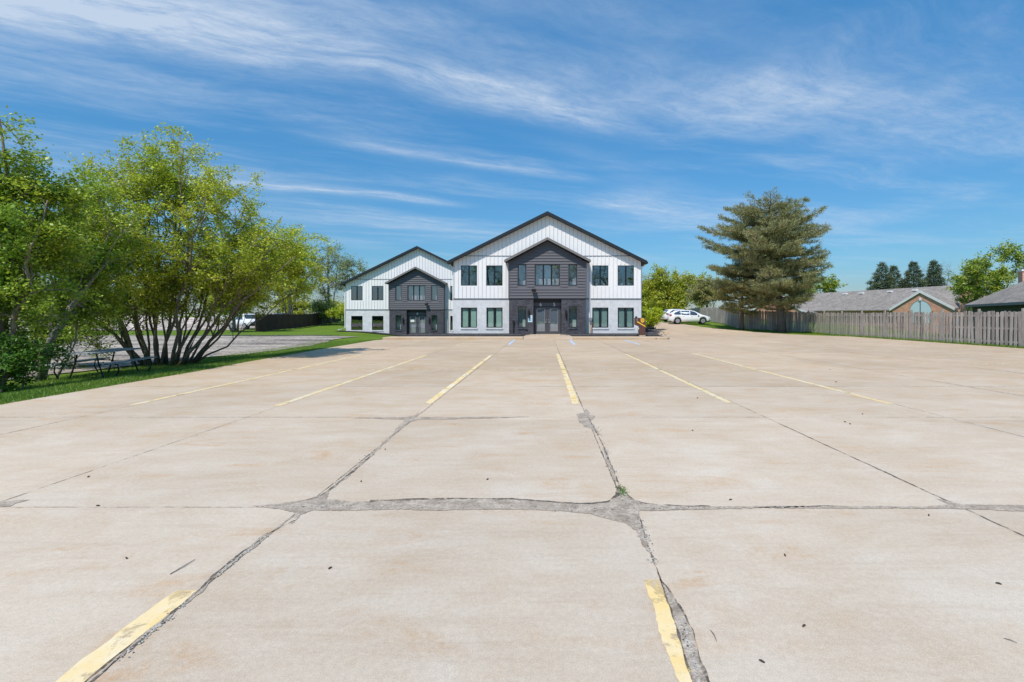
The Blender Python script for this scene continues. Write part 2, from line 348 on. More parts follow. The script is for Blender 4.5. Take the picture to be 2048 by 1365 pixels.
M['needle'] = leafmat('pine_needle', (0.30, 0.32, 0.13), (0.42, 0.39, 0.17), (0.16, 0.19, 0.09), 0.28)
M['needle_y'] = leafmat('olive_needle', (0.36, 0.34, 0.11), (0.42, 0.38, 0.14), (0.22, 0.23, 0.08), 0.3)
M['needle_b'] = leafmat('spruce_needle', (0.10, 0.14, 0.07), (0.15, 0.18, 0.09), (0.06, 0.09, 0.05), 0.15)
def woodmat(name, c1, c2):
    m, t, out = newmat(name); o = oc(t)
    ri = nd(t, 'ShaderNodeNewGeometry').outputs['Random Per Island']
    n = noise(t, scaled(t, o, (6, 6, 0.5)), 5, 6, 0.7); n2 = noise(t, o, 0.9, 4)
    c = mixc(t, mrange(t, n, 0.35, 0.65), c1, c2)
    c = nd(t, 'ShaderNodeVectorMath', _operation='SCALE', i0=c, Scale=mth(t, 'MULTIPLY', mrange(t, ri, 0, 1, 0.72, 1.2), mrange(t, n2, 0.3, 0.7, 0.8, 1.12))).outputs[0]
    pbsdf(t, out, c, 0.9, n, 0.5, 0.01, 0, 0.2); return m
M['fence'] = woodmat('weathered_grey_wood', (0.29, 0.255, 0.225), (0.49, 0.435, 0.385))
M['fence_brown'] = woodmat('dark_brown_wood', (0.055, 0.034, 0.024), (0.095, 0.060, 0.042))
M['table'] = woodmat('silvery_table_planks', (0.34, 0.35, 0.36), (0.46, 0.47, 0.48))
M['carpaint'] = plain('white_car_paint', (0.80, 0.81, 0.83), 0.18, 0.01, 2, spec=0.6)
M['carpaint_g'] = plain('slate_car_paint', (0.12, 0.15, 0.18), 0.2, 0.02, 2, spec=0.6)
M['tyre'] = plain('tyre_rubber', (0.02, 0.02, 0.02), 0.8, 0.1, 8)
M['rim'] = plain('alloy_rim', (0.55, 0.56, 0.58), 0.3, 0.05, 5, 0.8)
M['tail'] = plain('red_tail_lens', (0.42, 0.02, 0.02), 0.2, 0.1, 5)
M['lens'] = plain('clear_lens', (0.55, 0.57, 0.6), 0.1, 0.05, 5)
M['brown_box'] = plain('brown_enamel', (0.105, 0.048, 0.038), 0.45, 0.1, 3)
M['gold'] = plain('golden_yellow_decal', (0.80, 0.46, 0.05), 0.5, 0.05, 5)
M['sign_w'] = plain('pale_sign', (0.55, 0.70, 0.74), 0.5, 0.03, 3)
M['sign_b'] = plain('sign_blue', (0.10, 0.32, 0.60), 0.5, 0.03, 3)
M['siding_g'] = plain('dark_green_siding', (0.03, 0.055, 0.035), 0.7, 0.15, 3)

# ------------------------------------------------------------------ terrain
def ss(a, b, x):
    t = max(0.0, min(1.0, (x - a) / (b - a))); return t*t*(3-2*t)
def H(x, y):
    z = 0.8 * ss(38, 60, y) * ss(7, 12, x)                       # the drive climbs behind on the right
    lw = (0.12 + 0.50 * ss(-21.0, -13.0, x)) * ss(34, 50, y) * (1 - ss(4, 9, x)) # falls towards the left building
    z -= lw * (1 - ss(60, 95, y))
    z += 0.45 * ss(62, 95, y) * (1 - ss(5, 10, x))
    z -= 0.25 * ss(-10.5, -13.0, x) * (1 - ss(28, 36, y))        # grass falls off beside the lot
    if x > 24: z -= 0.5 * ss(24.2, 27, x) * (1 - ss(55, 75, y))
    return z
xs = sorted(set([-1500, -800, -400, -250, -160, -120, -95] + list(range(-80, 61)) + [70, 90, 120, 180, 300, 600, 1500]))
ys = sorted(set([-600, -250, -120, -60, -30, -15] + list(range(-8, 101)) + [110, 130, 160, 220, 350, 700, 1500, 3000]))
gv = [(x, y, H(x, y) - 0.03) for y in ys for x in xs]; nx = len(xs)
gf = [(j*nx+i, j*nx+i+1, (j+1)*nx+i+1, (j+1)*nx+i) for j in range(len(ys)-1) for i in range(nx-1)]
tag(mesh_obj('ground', gv, gf, M['grass'], None, True), kind='structure')

def sheet(name, poly, m, dz, parent=None, jag=0.0, step=None, z=None):
    """polygon laid on the terrain, cut along the terrain grid"""
    pts = []
    n = len(poly)
    for i in range(n):
        a = Vector(poly[i] + (0,)); b = Vector(poly[(i+1) % n] + (0,)); L = (b-a).length
        k = max(1, int(L / step)) if step else 1
        for j in range(k):
            p = a.lerp(b, j/k)
            if jag:
                p += Vector((mnoise.noise(Vector((p.x*3.1, p.y*3.1, 1))), mnoise.noise(Vector((p.x*3.1, p.y*3.1, 7))), 0)) * jag
                if step < 0.1: p += Vector((mnoise.noise(Vector((p.x*37, p.y*37, 1))), mnoise.noise(Vector((p.x*37, p.y*37, 7))), 0)) * (0.006+jag*0.5)
            pts.append(p)
    bm = bmesh.new(); vs = [bm.verts.new((p.x, p.y, 0)) for p in pts]
    tris = tessellate_polygon([pts])
    for tr in tris:
        try: bm.faces.new([vs[i] for i in tr])
        except ValueError: pass
    if z is None:
        x0, x1 = min(p.x for p in pts), max(p.x for p in pts); y0, y1 = min(p.y for p in pts), max(p.y for p in pts)
        for X in range(int(x0), int(x1)+1):
            bmesh.ops.bisect_plane(bm, geom=bm.verts[:]+bm.edges[:]+bm.faces[:], plane_co=(X, 0, 0), plane_no=(1, 0, 0))
        for Y in range(int(max(y0, 28)), int(y1)+1):
            bmesh.ops.bisect_plane(bm, geom=bm.verts[:]+bm.edges[:]+bm.faces[:], plane_co=(0, Y, 0), plane_no=(0, 1, 0))
    for v_ in bm.verts: v_.co.z = (H(v_.co.x, v_.co.y) if z is None else z) + dz
    bmesh.ops.recalc_face_normals(bm, faces=bm.faces)
    for f in bm.faces:
        if f.normal.z < 0: f.normal_flip()
    me = bpy.data.meshes.new(name); bm.to_mesh(me); bm.free(); me.materials.append(m)
    return link(bpy.data.objects.new(name, me), parent)

lot = sheet('parking_lot', [(-9.6,-20),(-9.75,9.0),(-9.9,13.8),(-10.2,16.8),(-10.66,25.7),(-10.9,31.4),(-8.9,32.9),(8,33.5),(8.2,36),(9.3,42),(11.2,50),(12.5,56),
     (12.5,66),(14.0,66),(14.6,58),(16.2,49),(18.6,43.6),(21.5,38.6),(23.1,36.4),(23.1,20),(23.6,-20)], M['lot'], 0.0, None)
tag(lot, kind='structure')
tag(sheet('gravel_drive', [(-15.3,-5),(-15.4,16),(-14.8,21.4),(-14.2,23.2),(-14.2,29.6),(-14.4,38.0),(-15.6,40.2),(-21.8,36.6),(-27,38.5),(-34,39.2),(-60,38),(-75,30),(-75,-5)],
    M['gravel'], 0.002, None, 0.35, 0.7), kind='structure')
tag(sheet('gravel_yard', [(-35.5,57),(-44,54.5),(-80,50),(-80,95),(-48,95),(-43,75)], M['gravel'], 0.002, None, 0.3, 1.0), kind='structure')
# rubble bank behind the trees
def bank(x, y):
    d = 1.75 * ss(-40.5, -46, x) * ss(58, 64, y) * (1 - ss(66, 74, y)) * (0.8 + 0.5*mnoise.noise(Vector((x*0.25, y*0.25, 2))))
    return H(x, y) + d + 0.10*mnoise.noise(Vector((x*1.3, y*1.3, 5))) * ss(0.02, 0.4, d) - 0.02
bx_, by_ = [(-80 + i*0.5) for i in range(82)], [57 + j*0.5 for j in range(36)]
tag(mesh_obj('rubble_bank', [(x, y, bank(x, y)) for y in by_ for x in bx_], [(j*82+i, j*82+i+1, (j+1)*82+i+1, (j+1)*82+i) for j in range(35) for i in range(81)], M['rubble'], None, False), kind='structure')

# ------------------------------------------------------------------ joints, cracks and paint on the lot
def nm_far(a, b): return max(a[1], b[1]) > 4.5
def ribbon(name, pts, wfun, m, z, jag=0.02, step=0.08, parent=lot, seed=0.0, off=0.0):
    """ragged strip along a polyline on the level ground"""
    P = []
    for a, b in zip(pts[:-1], pts[1:]):
        L = math.dist(a, b); stp = step if min(a[1], b[1]) > 4.5 and nm_far(a, b) else min(step, 0.03); k = max(1, int(L/stp))
        P += [(a[0]+(b[0]-a[0])*j/k, a[1]+(b[1]-a[1])*j/k) for j in range(k)]
    P.append(pts[-1]); vs = []; n = len(P)
    for i, p in enumerate(P):
        q = P[min(i+1, n-1)]; r = P[max(i-1, 0)]; dx, dy = q[0]-r[0], q[1]-r[1]; L = math.hypot(dx, dy) or 1
        nx_, ny_ = -dy/L, dx/L
        a = mnoise.fractal(Vector((p[0]*7, p[1]*7, seed)), 0.6, 2, 6)*jag*1.2; b = mnoise.fractal(Vector((p[0]*7, p[1]*7, seed+9)), 0.6, 2, 6)*jag*1.2
        wd = wfun(i/(n-1), p)
        l = max(0.0, wd/2 + a) ; rr = max(0.0, wd/2 + b); c = off + mnoise.noise(Vector((p[0]*1.5, p[1]*1.5, seed+4)))*jag*0.8
        for s_, ww in ((1, l), (-1, rr)):
            x, y = p[0]+nx_*(c+s_*ww), p[1]+ny_*(c+s_*ww)
            vs.append((x, y, H(x, y)+z if y > 33 else z))
    fs = [(2*i, 2*i+1, 2*i+3, 2*i+2) for i in range(n-1)]
    return mesh_obj(name, vs, fs, m, parent)
LONG = [(-7.27, 0.8), (-4.65, 0.45), (-2.0, 0.8), (0.68, 0.8), (3.48, 0.9), (6.32, 0.55), (9.5, 1.2), (13.2, 1.1), (16.4, 0.6), (19.6, 0.5)]
for k, (X, s_) in enumerate(LONG):
    y1 = 31.3 if X < 8 else (42 if X < 17 else 36)
    def wf(t, p, s_=s_, k=k): 
        q = mnoise.fractal(Vector((k*3.1, p[1]*0.55, 0)), 1, 2, 3)
        return max(0.006, 0.014*s_*(0.6+1.3*max(0, q+0.25)) + (0.003 if p[1] > 12 else 0))
    ribbon('joint', [(X, 3.95 if X == 0.68 else -1.0), (X, 9.0), (X, y1)], wf, M['crack'], 0.002, 0.008*s_**0.5, 0.09, lot, k)
TR = [4.02, 7.57, 10.87, 14.2, 17.6, 21.0, 24.4, 27.8]
for k, Y in enumerate(TR):
    s_ = [0.6, 0.8, 0.9, 0.25, 0.4, 0.4, 0.4, 0.4][k]; x0 = -9.9
    def wf(t, p, s_=s_, k=k):
        q = mnoise.fractal(Vector((p[0]*0.5, k*5.3, 3)), 1, 2, 3)
        return max(0.004, 0.016*s_*(0.4+1.4*max(0, q+0.2)))
    ribbon('joint', [(x0, Y), (22.9, Y)], wf, M['crack'], 0.0021, 0.007*s_, 0.10, lot, 20+k)
# crumbled widenings filled with debris
def debris(pix, jag=0.018, z=0.0035, nm='joint_filler'):
    poly = [G(*p) for p in pix]
    return sheet(nm, poly, M['filler'], 0, lot, jag, 0.012, z)
F1 = [(505,1012),(560,1008),(610,1001),(636,993),(662,979),(652,999),(700,1004),(780,1003),(860,1000),(940,999),(1024,1000),(1080,1004),(1130,1008),(1180,1009),(1215,1006),(1232,997),(1238,985),(1236,962),(1252,988),(1268,1002),(1290,1009),(1330,1013),(1450,1014),(1700,1013),(1330,1022),(1278,1023),(1280,1040),(1290,1075),(1306,1120),(1290,1094),(1270,1062),(1250,1048),(1220,1040),(1180,1029),(1130,1024),(1000,1019),(880,1022),(800,1020),(700,1022),(622,1022),(603,1030),(585,1050),(592,1026),(560,1019)]
debris(F1)
debris([(1322,1160),(1345,1192),(1366,1226),(1384,1262),(1397,1310),(1420,1375),(1388,1375),(1366,1300),(1354,1262),(1343,1228),(1331,1192)], 0.006)
debris([(1150,829),(1168,826),(1172,818),(1178,830),(1192,833),(1184,840),(1194,856),(1204,876),(1196,870),(1184,858),(1168,855),(1158,842)], 0.05)
debris([(1210,895),(1222,930),(1236,965),(1226,960),(1216,930),(1204,897)], 0.01)
debris([(700,837),(800,836),(826,833),(838,824),(834,836),(960,834),(1060,834),(960,838),(836,840),(818,844),(800,858),(786,872),(798,852),(810,840)], 0.03)
debris([(-40,1011),(10,1004),(60,1000),(30,1008),(20,1014),(-40,1016)], 0.01)
debris([(1500,1016),(1640,1013),(1850,1014),(1900,1010),(1870,998),(1925,1010),(2100,1012),(2100,1026),(1960,1020),(1900,1018),(1700,1018),(1560,1018)], 0.012)
for pts_, wd in (([(592,1030),(540,1066)],0.012), ([(540,1066),(470,1120),(425,1156)],0.045), ([(425,1156),(395,1186),(340,1232),(270,1290)],0.03), ([(270,1290),(175,1372)],0.022), ([(655,984),(700,948),(735,918)],0.03), ([(735,918),(775,880),(800,858)],0.03)):
    ribbon('joint_filler', [G(*p) for p in pts_], lambda t, p, wd=wd: wd, M['filler'], 0.003, 0.012, 0.05, lot, 3)
# open dark cracks along the crumbled edges
for pts_, wd in (([(600,1004),(640,994),(660,979),(700,948),(740,914)],0.012), ([(740,1003),(860,999),(940,998),(1024,999),(1080,1003),(1130,1007),(1180,1008),(1215,1005),(1234,992),(1239,975)],0.032),
                 ([(1252,988),(1268,1001),(1290,1008),(1340,1012),(1420,1014)],0.014), ([(1236,965),(1222,930),(1205,890),(1190,860),(1176,835)],0.014),
                 ([(1280,1040),(1290,1075),(1304,1115),(1322,1160),(1345,1192),(1366,1227),(1384,1262),(1397,1310),(1420,1375)],0.012), ([(1322,1160),(1331,1192),(1343,1228),(1354,1262),(1366,1300),(1388,1375)],0.007), ([(588,1042),(540,1066),(480,1110),(430,1150),(395,1184),(320,1248),(170,1375)],0.014)):
    ribbon('crack', [G(*p) for p in pts_], lambda t, p, wd=wd: wd*(0.45+1.5*abs(mnoise.noise(Vector((p[0]*4, p[1]*4, 1))))), M['crack'], 0.0048, 0.010, 0.03, lot, 31)
# stone chips lying in the joints
def chips(name, spots, n, sz, m, parent=None, label=None, cat=None, zoff=0.0):
    V = []
    ico = [(0,0,1),(0.9,0,0.2),(-0.3,0.8,0.25),(-0.6,-0.7,0.2),(0.5,-0.6,0.1),(0,0,-0.3)]
    vs, fs = [], []
    for _ in range(n):
        a = rnd.choice(spots); t_ = rnd.random(); x = a[0]+(a[2]-a[0])*t_ + rnd.gauss(0, a[4]); y = a[1]+(a[3]-a[1])*t_ + rnd.gauss(0, a[4])
        s_ = sz*rnd.uniform(0.4, 1.3)*(1+0.08*min(y, 12)); an = rnd.random()*6.28; b = len(vs)
        q = [rnd.uniform(0.6, 1.2) for _ in range(6)]
        for i, p in enumerate(ico):
            px, py, pz = p[0]*q[i]*s_, p[1]*q[i]*s_, p[2]*0.55*s_
            vs.append((x+px*math.cos(an)-py*math.sin(an), y+px*math.sin(an)+py*math.cos(an), H(x, y)*(y > 33 or x < -10) + zoff + 0.003+max(pz, 0)))
        fs += [(b,b+1,b+2),(b,b+2,b+3),(b,b+3,b+4),(b,b+4,b+1),(b+5,b+2,b+1),(b+5,b+3,b+2),(b+5,b+4,b+3),(b+5,b+1,b+4)]
    o = mesh_obj(name, vs, fs, m, parent); o['kind'] = 'stuff'
    if label: tag(o, label, cat)
    return o
def seg(p, q, sg): a, b = G(*p), G(*q); return (a[0], a[1], b[0], b[1], sg)
segs = [seg((560,1014),(700,1014),0.02), seg((700,1014),(1100,1015),0.02), seg((1100,1017),(1270,1020),0.03), seg((1270,1018),(1420,1017),0.012), seg((1362,1240),(1400,1370),0.010), seg((1362,1240),(1400,1370),0.008),
        seg((1240,980),(1260,1010),0.02), seg((540,1068),(430,1154),0.012), seg((380,1200),(240,1320),0.012), seg((1160,840),(1195,862),0.05), seg((1200,880),(1235,960),0.02),
        seg((660,975),(800,860),0.02), seg((1430,1015),(1900,1015),0.01), seg((1280,1040),(1310,1130),0.014)]
chips('stone_chip', segs, 700, 0.0085, M['stone'], lot); chips('stone_chip', segs, 260, 0.006, M['stone_d'], lot)
# painted lines
def line(X0, Y0, X1, Y1, wd, m, jag=0.006, nm='painted_line'):
    return ribbon(nm, [(X0, Y0), (X1, Y1)], lambda t, p: wd, m, 0.0029, jag, 0.10, lot, 50)
for X, y0, y1 in ((-7.33, 8.6, 19.4), (-4.70, 8.5, 19.3), (-2.09, 8.7, 19.4), (0.585, 8.7, 20.0), (3.40, 8.8, 19.8), (6.26, 8.7, 20.4)):
    line(X, y0, X, y1, 0.125, M['yellow_b' if abs(X) > 3 else 'yellow'], 0.012)
line(-2.07, -0.6, -2.07, 2.80, 0.135, M['yellow'], 0.010); line(0.63, -0.6, 0.65, 2.92, 0.10, M['yellow'], 0.012)
line(-4.75, -0.6, -4.75, 2.75, 0.12, M['yellow']); line(3.4, -0.6, 3.4, 1.1, 0.12, M['yellow'])
line(-9.0, 14.15, 6.2, 14.15, 0.10, M['yellow_worn'])
for X, m_ in ((-7.25, 'yellow_worn'), (-4.64, 'yellow_worn'), (-1.9, 'blue'), (1.7, 'blue'), (5.25, 'blue')):
    line(X, 25.6 if m_ != 'blue' else 26.3, X, 31.2, 0.15, M[m_], 0.006, 'painted_line')
for Yk in (12.9, 15.7, 18.5, 21.5, 24.7, 28.2):
    line(13.9, Yk, 17.2, Yk+0.8, 0.11, M['yellow_worn']); line(19.2, Yk+1.28, 22.4, Yk+2.05, 0.11, M['yellow_worn'])

# ------------------------------------------------------------------ kerb bed in front of the offices
def rounded(pts, top, bot, nm, m, parent=None, lip=0.03):
    """closed prism with a softened upper edge; pts counter-clockwise"""
    n = len(pts); cx_ = sum(p[0] for p in pts)/n; vs = []
    def inset(d):
        o = []
        for i in range(n):
            a, b, c = Vector(pts[i-1]), Vector(pts[i]), Vector(pts[(i+1) % n])
            n1_ = (b-a).normalized(); n2_ = (c-b).normalized(); m_ = Vector((-n1_.y-n2_.y, n1_.x+n2_.x)); m_ = m_/max(m_.length, 1e-6)
            o.append((b.x+m_.x*d, b.y+m_.y*d))
        return o
    rings = [(pts, bot), (pts, top-lip), (inset(lip*0.4), top-lip*0.3), (inset(lip), top)]
    for pp, z in rings: vs += [(p[0], p[1], z) for p in pp]
    fs = [(r*n+i, r*n+(i+1) % n, (r+1)*n+(i+1) % n, (r+1)*n+i) for r in range(3) for i in range(n)]
    fs.append(tuple(3*n+i for i in range(n)))
    return mesh_obj(nm, vs, fs, m, parent)
KT = 0.15
left_k = [(-10.6,31.75),(-10.3,31.5),(-2.2,31.5),(-1.35,31.5),(-1.35,33.2),(-8,33.2),(-10.5,33.1)]
right_k = [(1.95,31.5),(7.6,31.5),(8.1,31.62),(8.35,31.95),(8.35,32.4),(8.2,33.0),(7.6,33.2),(1.95,33.2)]
tag(rounded(left_k, KT, -0.05, 'kerb', M['curb']), kind='structure')
tag(rounded(right_k, KT, -0.05, 'kerb', M['curb']), kind='structure')
# dropped walk to the doors
tag(mesh_obj('walkway', [(-1.36,31.47,0.005),(1.96,31.47,0.005),(1.96,33.3,0.155),(-1.36,33.3,0.155),(1.75,36.98,0.16),(-1.15,36.98,0.16),(-1.33,33.3,-0.1),(1.93,33.3,-0.1),(-1.33,31.5,-0.1),(1.93,31.5,-0.1),(-1.15,36.98,-0.1),(1.75,36.98,-0.1)],
    [(0,1,2,3),(3,2,4,5),(8,0,3,6),(1,9,7,2),(6,3,5,10),(2,7,11,4)], M['curb']), kind='structure')
def bed(name, poly, z, m='mulch'):
    vs, fs = [], []
    o = sheet(name, poly, M[m], 0.0, None, 0.0, None)
    me = o.data
    for v_ in me.vertices: v_.co.z = z(v_.co.x, v_.co.y) + 0.025*mnoise.noise(Vector((v_.co.x*2, v_.co.y*2, 0)))
    tag(o, kind='structure'); return o
bed('mulch_bed', [(-10.2,33.21),(-1.34,33.21),(-1.34,37.3),(-8.2,37.3),(-9.4,36.0)], lambda x, y: 0.115+0.09*ss(33.3, 34.3, y))
bed('mulch_bed', [(1.94,33.21),(8.1,33.21),(8.6,37.0),(10.2,44.5),(11.6,50.5),(7.6,50.5),(7.6,37.3),(1.94,37.3)], lambda x, y: max(0.12+0.09*ss(33.3, 34.3, y), H(x, y)+0.14))
bed('mulch_bed', [(-22.2,50.9),(-16.8,50.0),(-9.5,49.0),(-6.5,49.0),(-6.5,52.8),(-22.2,52.8)], lambda x, y: H(x, y)+0.03)
mb = MB()                                                          # kerb running back along the drive
kk = [(8.35,32.4),(8.75,37),(10.35,44.5),(11.75,50.5)]
for (xa, ya), (xb, yb) in zip(kk[:-1], kk[1:]):
    nseg = 6
    for j in range(nseg):
        a = (xa+(xb-xa)*j/nseg, ya+(yb-ya)*j/nseg); b = (xa+(xb-xa)*(j+1)/nseg, ya+(yb-ya)*(j+1)/nseg)
        za, zb = H(*a)+0.15, H(*b)+0.15
        mb.add([(a[0]-0.15,a[1],za),(a[0],a[1],za),(b[0],b[1],zb),(b[0]-0.15,b[1],zb),(a[0]+0.02,a[1],za-0.25),(b[0]+0.02,b[1],zb-0.25)], [(0,1,2,3),(1,4,5,2)])
tag(mb.build('kerb', M['curb']), kind='structure')
chips('dark_gravel', [(-10,34.5,-1.4,34.5,0.5),(2,34.5,8,34.5,0.5),(-9,36,-1.4,36.2,0.3),(2,36.2,8,36.2,0.3),(8.2,37,10,44,0.4)], 2600, 0.045, M['stone_d'], None, 'dark crushed stone and mulch covering the beds by the office walls', 'mulch', 0.19)

# ------------------------------------------------------------------ office buildings
def wall_grid(mb, x0, x1, z0, z1, y, holes, depth=0.14):
    xs_ = sorted({x0, x1} | {h[0] for h in holes} | {h[1] for h in holes}); zs_ = sorted({z0, z1} | {h[2] for h in holes} | {h[3] for h in holes})
    xs_ = [x for x in xs_ if x0 <= x <= x1]; zs_ = [z for z in zs_ if z0 <= z <= z1]
    for a, b in zip(xs_[:-1], xs_[1:]):
        for c, d in zip(zs_[:-1], zs_[1:]):
            mx_, mz_ = (a+b)/2, (c+d)/2
            if any(h[0] < mx_ < h[1] and h[2] < mz_ < h[3] for h in holes): continue
            mb.quad((a,y,c),(b,y,c),(b,y,d),(a,y,d))
    for (a, b, c, d) in holes:
        mb.quad((a,y,c),(a,y,d),(a,y+depth,d),(a,y+depth,c)); mb.quad((b,y,c),(b,y+depth,c),(b,y+depth,d),(b,y,d))
        mb.quad((a,y,c),(a,y+depth,c),(b,y+depth,c),(b,y,c)); mb.quad((a,y,d),(b,y,d),(b,y+depth,d),(a,y+depth,d))
def slab(mb, c, half, ez, pz, t_, y0, y1):
    for s_ in (-1, 1):
        a = (c+s_*half, ez); b = (c, pz)
        vs = [(a[0],y0,a[1]),(b[0],y0,b[1]),(b[0],y1,b[1]),(a[0],y1,a[1]),(a[0],y0,a[1]-t_),(b[0],y0,b[1]-t_),(b[0],y1,b[1]-t_),(a[0],y1,a[1]-t_)]
        mb.add(vs, [(0,1,2,3),(4,7,6,5),(0,4,5,1),(3,2,6,7),(0,3,7,4)])
def minus(a, b, cuts):
    out_ = [(a, b)]
    for c, d in cuts:
        nxt = []
        for p, q in out_:
            if d <= p or c >= q: nxt.append((p, q)); continue
            if c > p: nxt.append((p, c))
            if d < q: nxt.append((d, q))
        out_ = nxt
    return out_
def text_mesh(name, s_, size, loc, m, parent, ext=0.012):
    cu = bpy.data.curves.new(name, 'FONT'); cu.body = s_; cu.size = size; cu.extrude = ext; cu.align_x = 'CENTER'
    tmp = bpy.data.objects.new('tmp', cu); C.objects.link(tmp); dg = bpy.context.evaluated_depsgraph_get()
    me = bpy.data.meshes.new_from_object(tmp.evaluated_get(dg)); bpy.data.objects.remove(tmp)
    for v_ in me.vertices:
        x, y, z = v_.co; v_.co = (loc[0]+x, loc[1]-z, loc[2]+y)
    me.name = name; me.materials.clear(); me.materials.append(m)
    return link(bpy.data.objects.new(name, me), parent)
def window(root, x0, x1, z0, z1, y, panes, gl, blind=None, sill=None, fr=0.055):
    mb = MB(); ya, yb_ = y+0.025, y+0.09
    mb.box(x0, x1, ya, yb_, z0, z0+fr); mb.box(x0, x1, ya, yb_, z1-fr, z1); mb.box(x0, x0+fr, ya+0.002, yb_, z0+fr, z1-fr); mb.box(x1-fr, x1, ya+0.002, yb_, z0+fr, z1-fr)
    for k in range(1, panes):
        xm = x0+(x1-x0)*k/panes; mb.box(xm-0.06, xm+0.06, ya+0.004, yb_, z0+fr, z1-fr)
    w_ = mb.build('window', M['frame'], root)
    for k in range(panes):
        a = x0+(x1-x0)*k/panes + (fr if k == 0 else 0.06); b = x0+(x1-x0)*(k+1)/panes - (fr if k == panes-1 else 0.06)
        MB().quad((a,y+0.062,z0+fr),(b,y+0.062,z0+fr),(b,y+0.062,z1-fr),(a,y+0.062,z1-fr)).build('pane', gl, w_)
        if blind:
            zt = z1-fr-0.22
            MB().quad((a+0.03,y+0.17,z0+fr),(b-0.03,y+0.17,z0+fr),(b-0.03,y+0.17,z1-fr),(a+0.03,y+0.17,z1-fr)).build('blind', blind, w_)
    if sill: MB().box(x0-0.03, x1+0.03, y-0.05, y+0.024, z0-0.13, z0-0.002).build('sill', sill, w_)
    return w_
def office(root, c, yw, dz, hl, hr, eh, ez, pz, ups, los, numbers, blinds, lampside, base_l, base_z, depth=20):
    """c centre, yw front wall plane, dz level of the storeys, hl/hr wall half widths, eh/ez/pz roof"""
    yb = yw - 0.60; bw = 2.91; sl = (pz-ez)/eh; zr = lambda x: pz - 0.2 - abs(x-c)*sl
    zb = 2.87+dz; zrect = 5.6+dz; XL, XR = c-hl, c+hr
    upper = [(c+a-0.62, c+a+0.62, 3.876+dz, 5.43+dz) for a in ups]; lower = [(c+a-0.62, c+a+0.62, 0.646+dz, 2.19+dz) for a in los]
    # walls
    mb = MB(); wall_grid(mb, XL, XR, zb+0.03, min(zrect, zr(XL)), yw, upper)
    zt = min(zrect, zr(XL)); pts = [(XL,yw,zt),(XR,yw,zt)]
    if zr(XR) > zt+0.01: pts.append((XR,yw,zr(XR)))
    pts += [(c,yw,zr(c))]
    if zr(XL) > zt+0.01: pts.append((XL,yw,zr(XL)))
    mb.poly(pts)
    ye = yw+depth
    mb.quad((XL,ye,zb+0.03),(XL,yw,zb+0.03),(XL,yw,zr(XL)),(XL,ye,zr(XL))); mb.quad((XR,yw,zb+0.03),(XR,ye,zb+0.03),(XR,ye,zr(XR)),(XR,yw,zr(XR)))
    mb.poly([(XR,ye,zb+0.03),(XL,ye,zb+0.03),(XL,ye,zr(XL)),(c,ye,zr(c)),(XR,ye,zr(XR))])
    x = XL+0.02; gr = MB()
    while x < XR:                                                   # battens
        cuts = [(h[2]-0.07, h[3]+0.07) for h in upper if h[0]-0.05 < x < h[1]+0.05] + [(6.13+dz, 6.19+dz)]
        if not (c-bw-0.02 < x < c+bw+0.02 ):
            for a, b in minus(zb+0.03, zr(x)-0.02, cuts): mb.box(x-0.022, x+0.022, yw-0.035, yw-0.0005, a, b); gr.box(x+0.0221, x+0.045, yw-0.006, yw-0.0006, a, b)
        else:
            for a, b in minus(7.3+dz-abs(x-c)*0.52-0.1, zr(x)-0.02, cuts):
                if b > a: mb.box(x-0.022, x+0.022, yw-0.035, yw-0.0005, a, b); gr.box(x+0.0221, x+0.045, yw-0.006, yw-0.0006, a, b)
        x += 0.305
    for y_ in range(1, int(depth/0.6)):                              # battens on the flanks
        for X_ in (XL-0.025, XR+0.0005): mb.box(X_, X_+0.0245, yw+y_*0.6-0.02, yw+y_*0.6+0.02, zb+0.03, zr(XL if X_ < c else XR)-0.03)
    mb.build('siding_wall', M['white'], root); gr.build('batten_shade_strips', M['joint'], root)  # thin grey strips paint the shade along the battens
    mb = MB(); wall_grid(mb, XL, XR, base_z-0.8, zb-0.03, yw, lower)
    mb.quad((XL,ye,base_z-0.8),(XL,yw,base_z-0.8),(XL,yw,zb-0.03),(XL,ye,zb-0.03)); mb.quad((XR,yw,base_z-0.8),(XR,ye,base_z-0.8),(XR,ye,zb-0.03),(XR,yw,zb-0.03))
    mb.quad((XR,ye,base_z-0.8),(XL,ye,base_z-0.8),(XL,ye,zb-0.03),(XR,ye,zb-0.03))
    mb.build('brick_wall', M['brick_lt'], root)
    zq = 6.16+dz; hx = (zr(c)-zq)/sl
    for bb in ((XL-0.03, c-bw-0.002, yw-0.045, yw+0.03, zb-0.035, zb+0.035), (c+bw+0.002, XR+0.03, yw-0.045, yw+0.03, zb-0.035, zb+0.035),
               (c-min(hx, hl), c-2.3, yw-0.035, yw-0.001, zq-0.02, zq+0.02), (c+2.3, c+min(hx, hr), yw-0.035, yw-0.001, zq-0.02, zq+0.02)):
        MB().box(*bb).build('flashing_strip', M['flash'], root)
    # dim rooms behind the glass
    mb = MB(); xa, xb2, ya2, yb2 = XL+0.1, XR-0.1, yw+0.15, yw+6
    za, zc = base_z-0.1, zr(XL)-0.1
    mb.quad((xa,yb2,za),(xb2,yb2,za),(xb2,yb2,zc),(xa,yb2,zc)); mb.quad((xa,ya2,za),(xa,yb2,za),(xa,yb2,zc),(xa,ya2,zc)); mb.quad((xb2,ya2,za),(xb2,yb2,za),(xb2,yb2,zc),(xb2,ya2,zc))
    mb.quad((xa,ya2,za),(xb2,ya2,za),(xb2,yb2,za),(xa,yb2,za)); mb.quad((xa,ya2,zc),(xb2,ya2,zc),(xb2,yb2,zc),(xa,yb2,zc)); mb.box(xa,xb2,ya2,yb2,zb-0.12,zb+0.12)
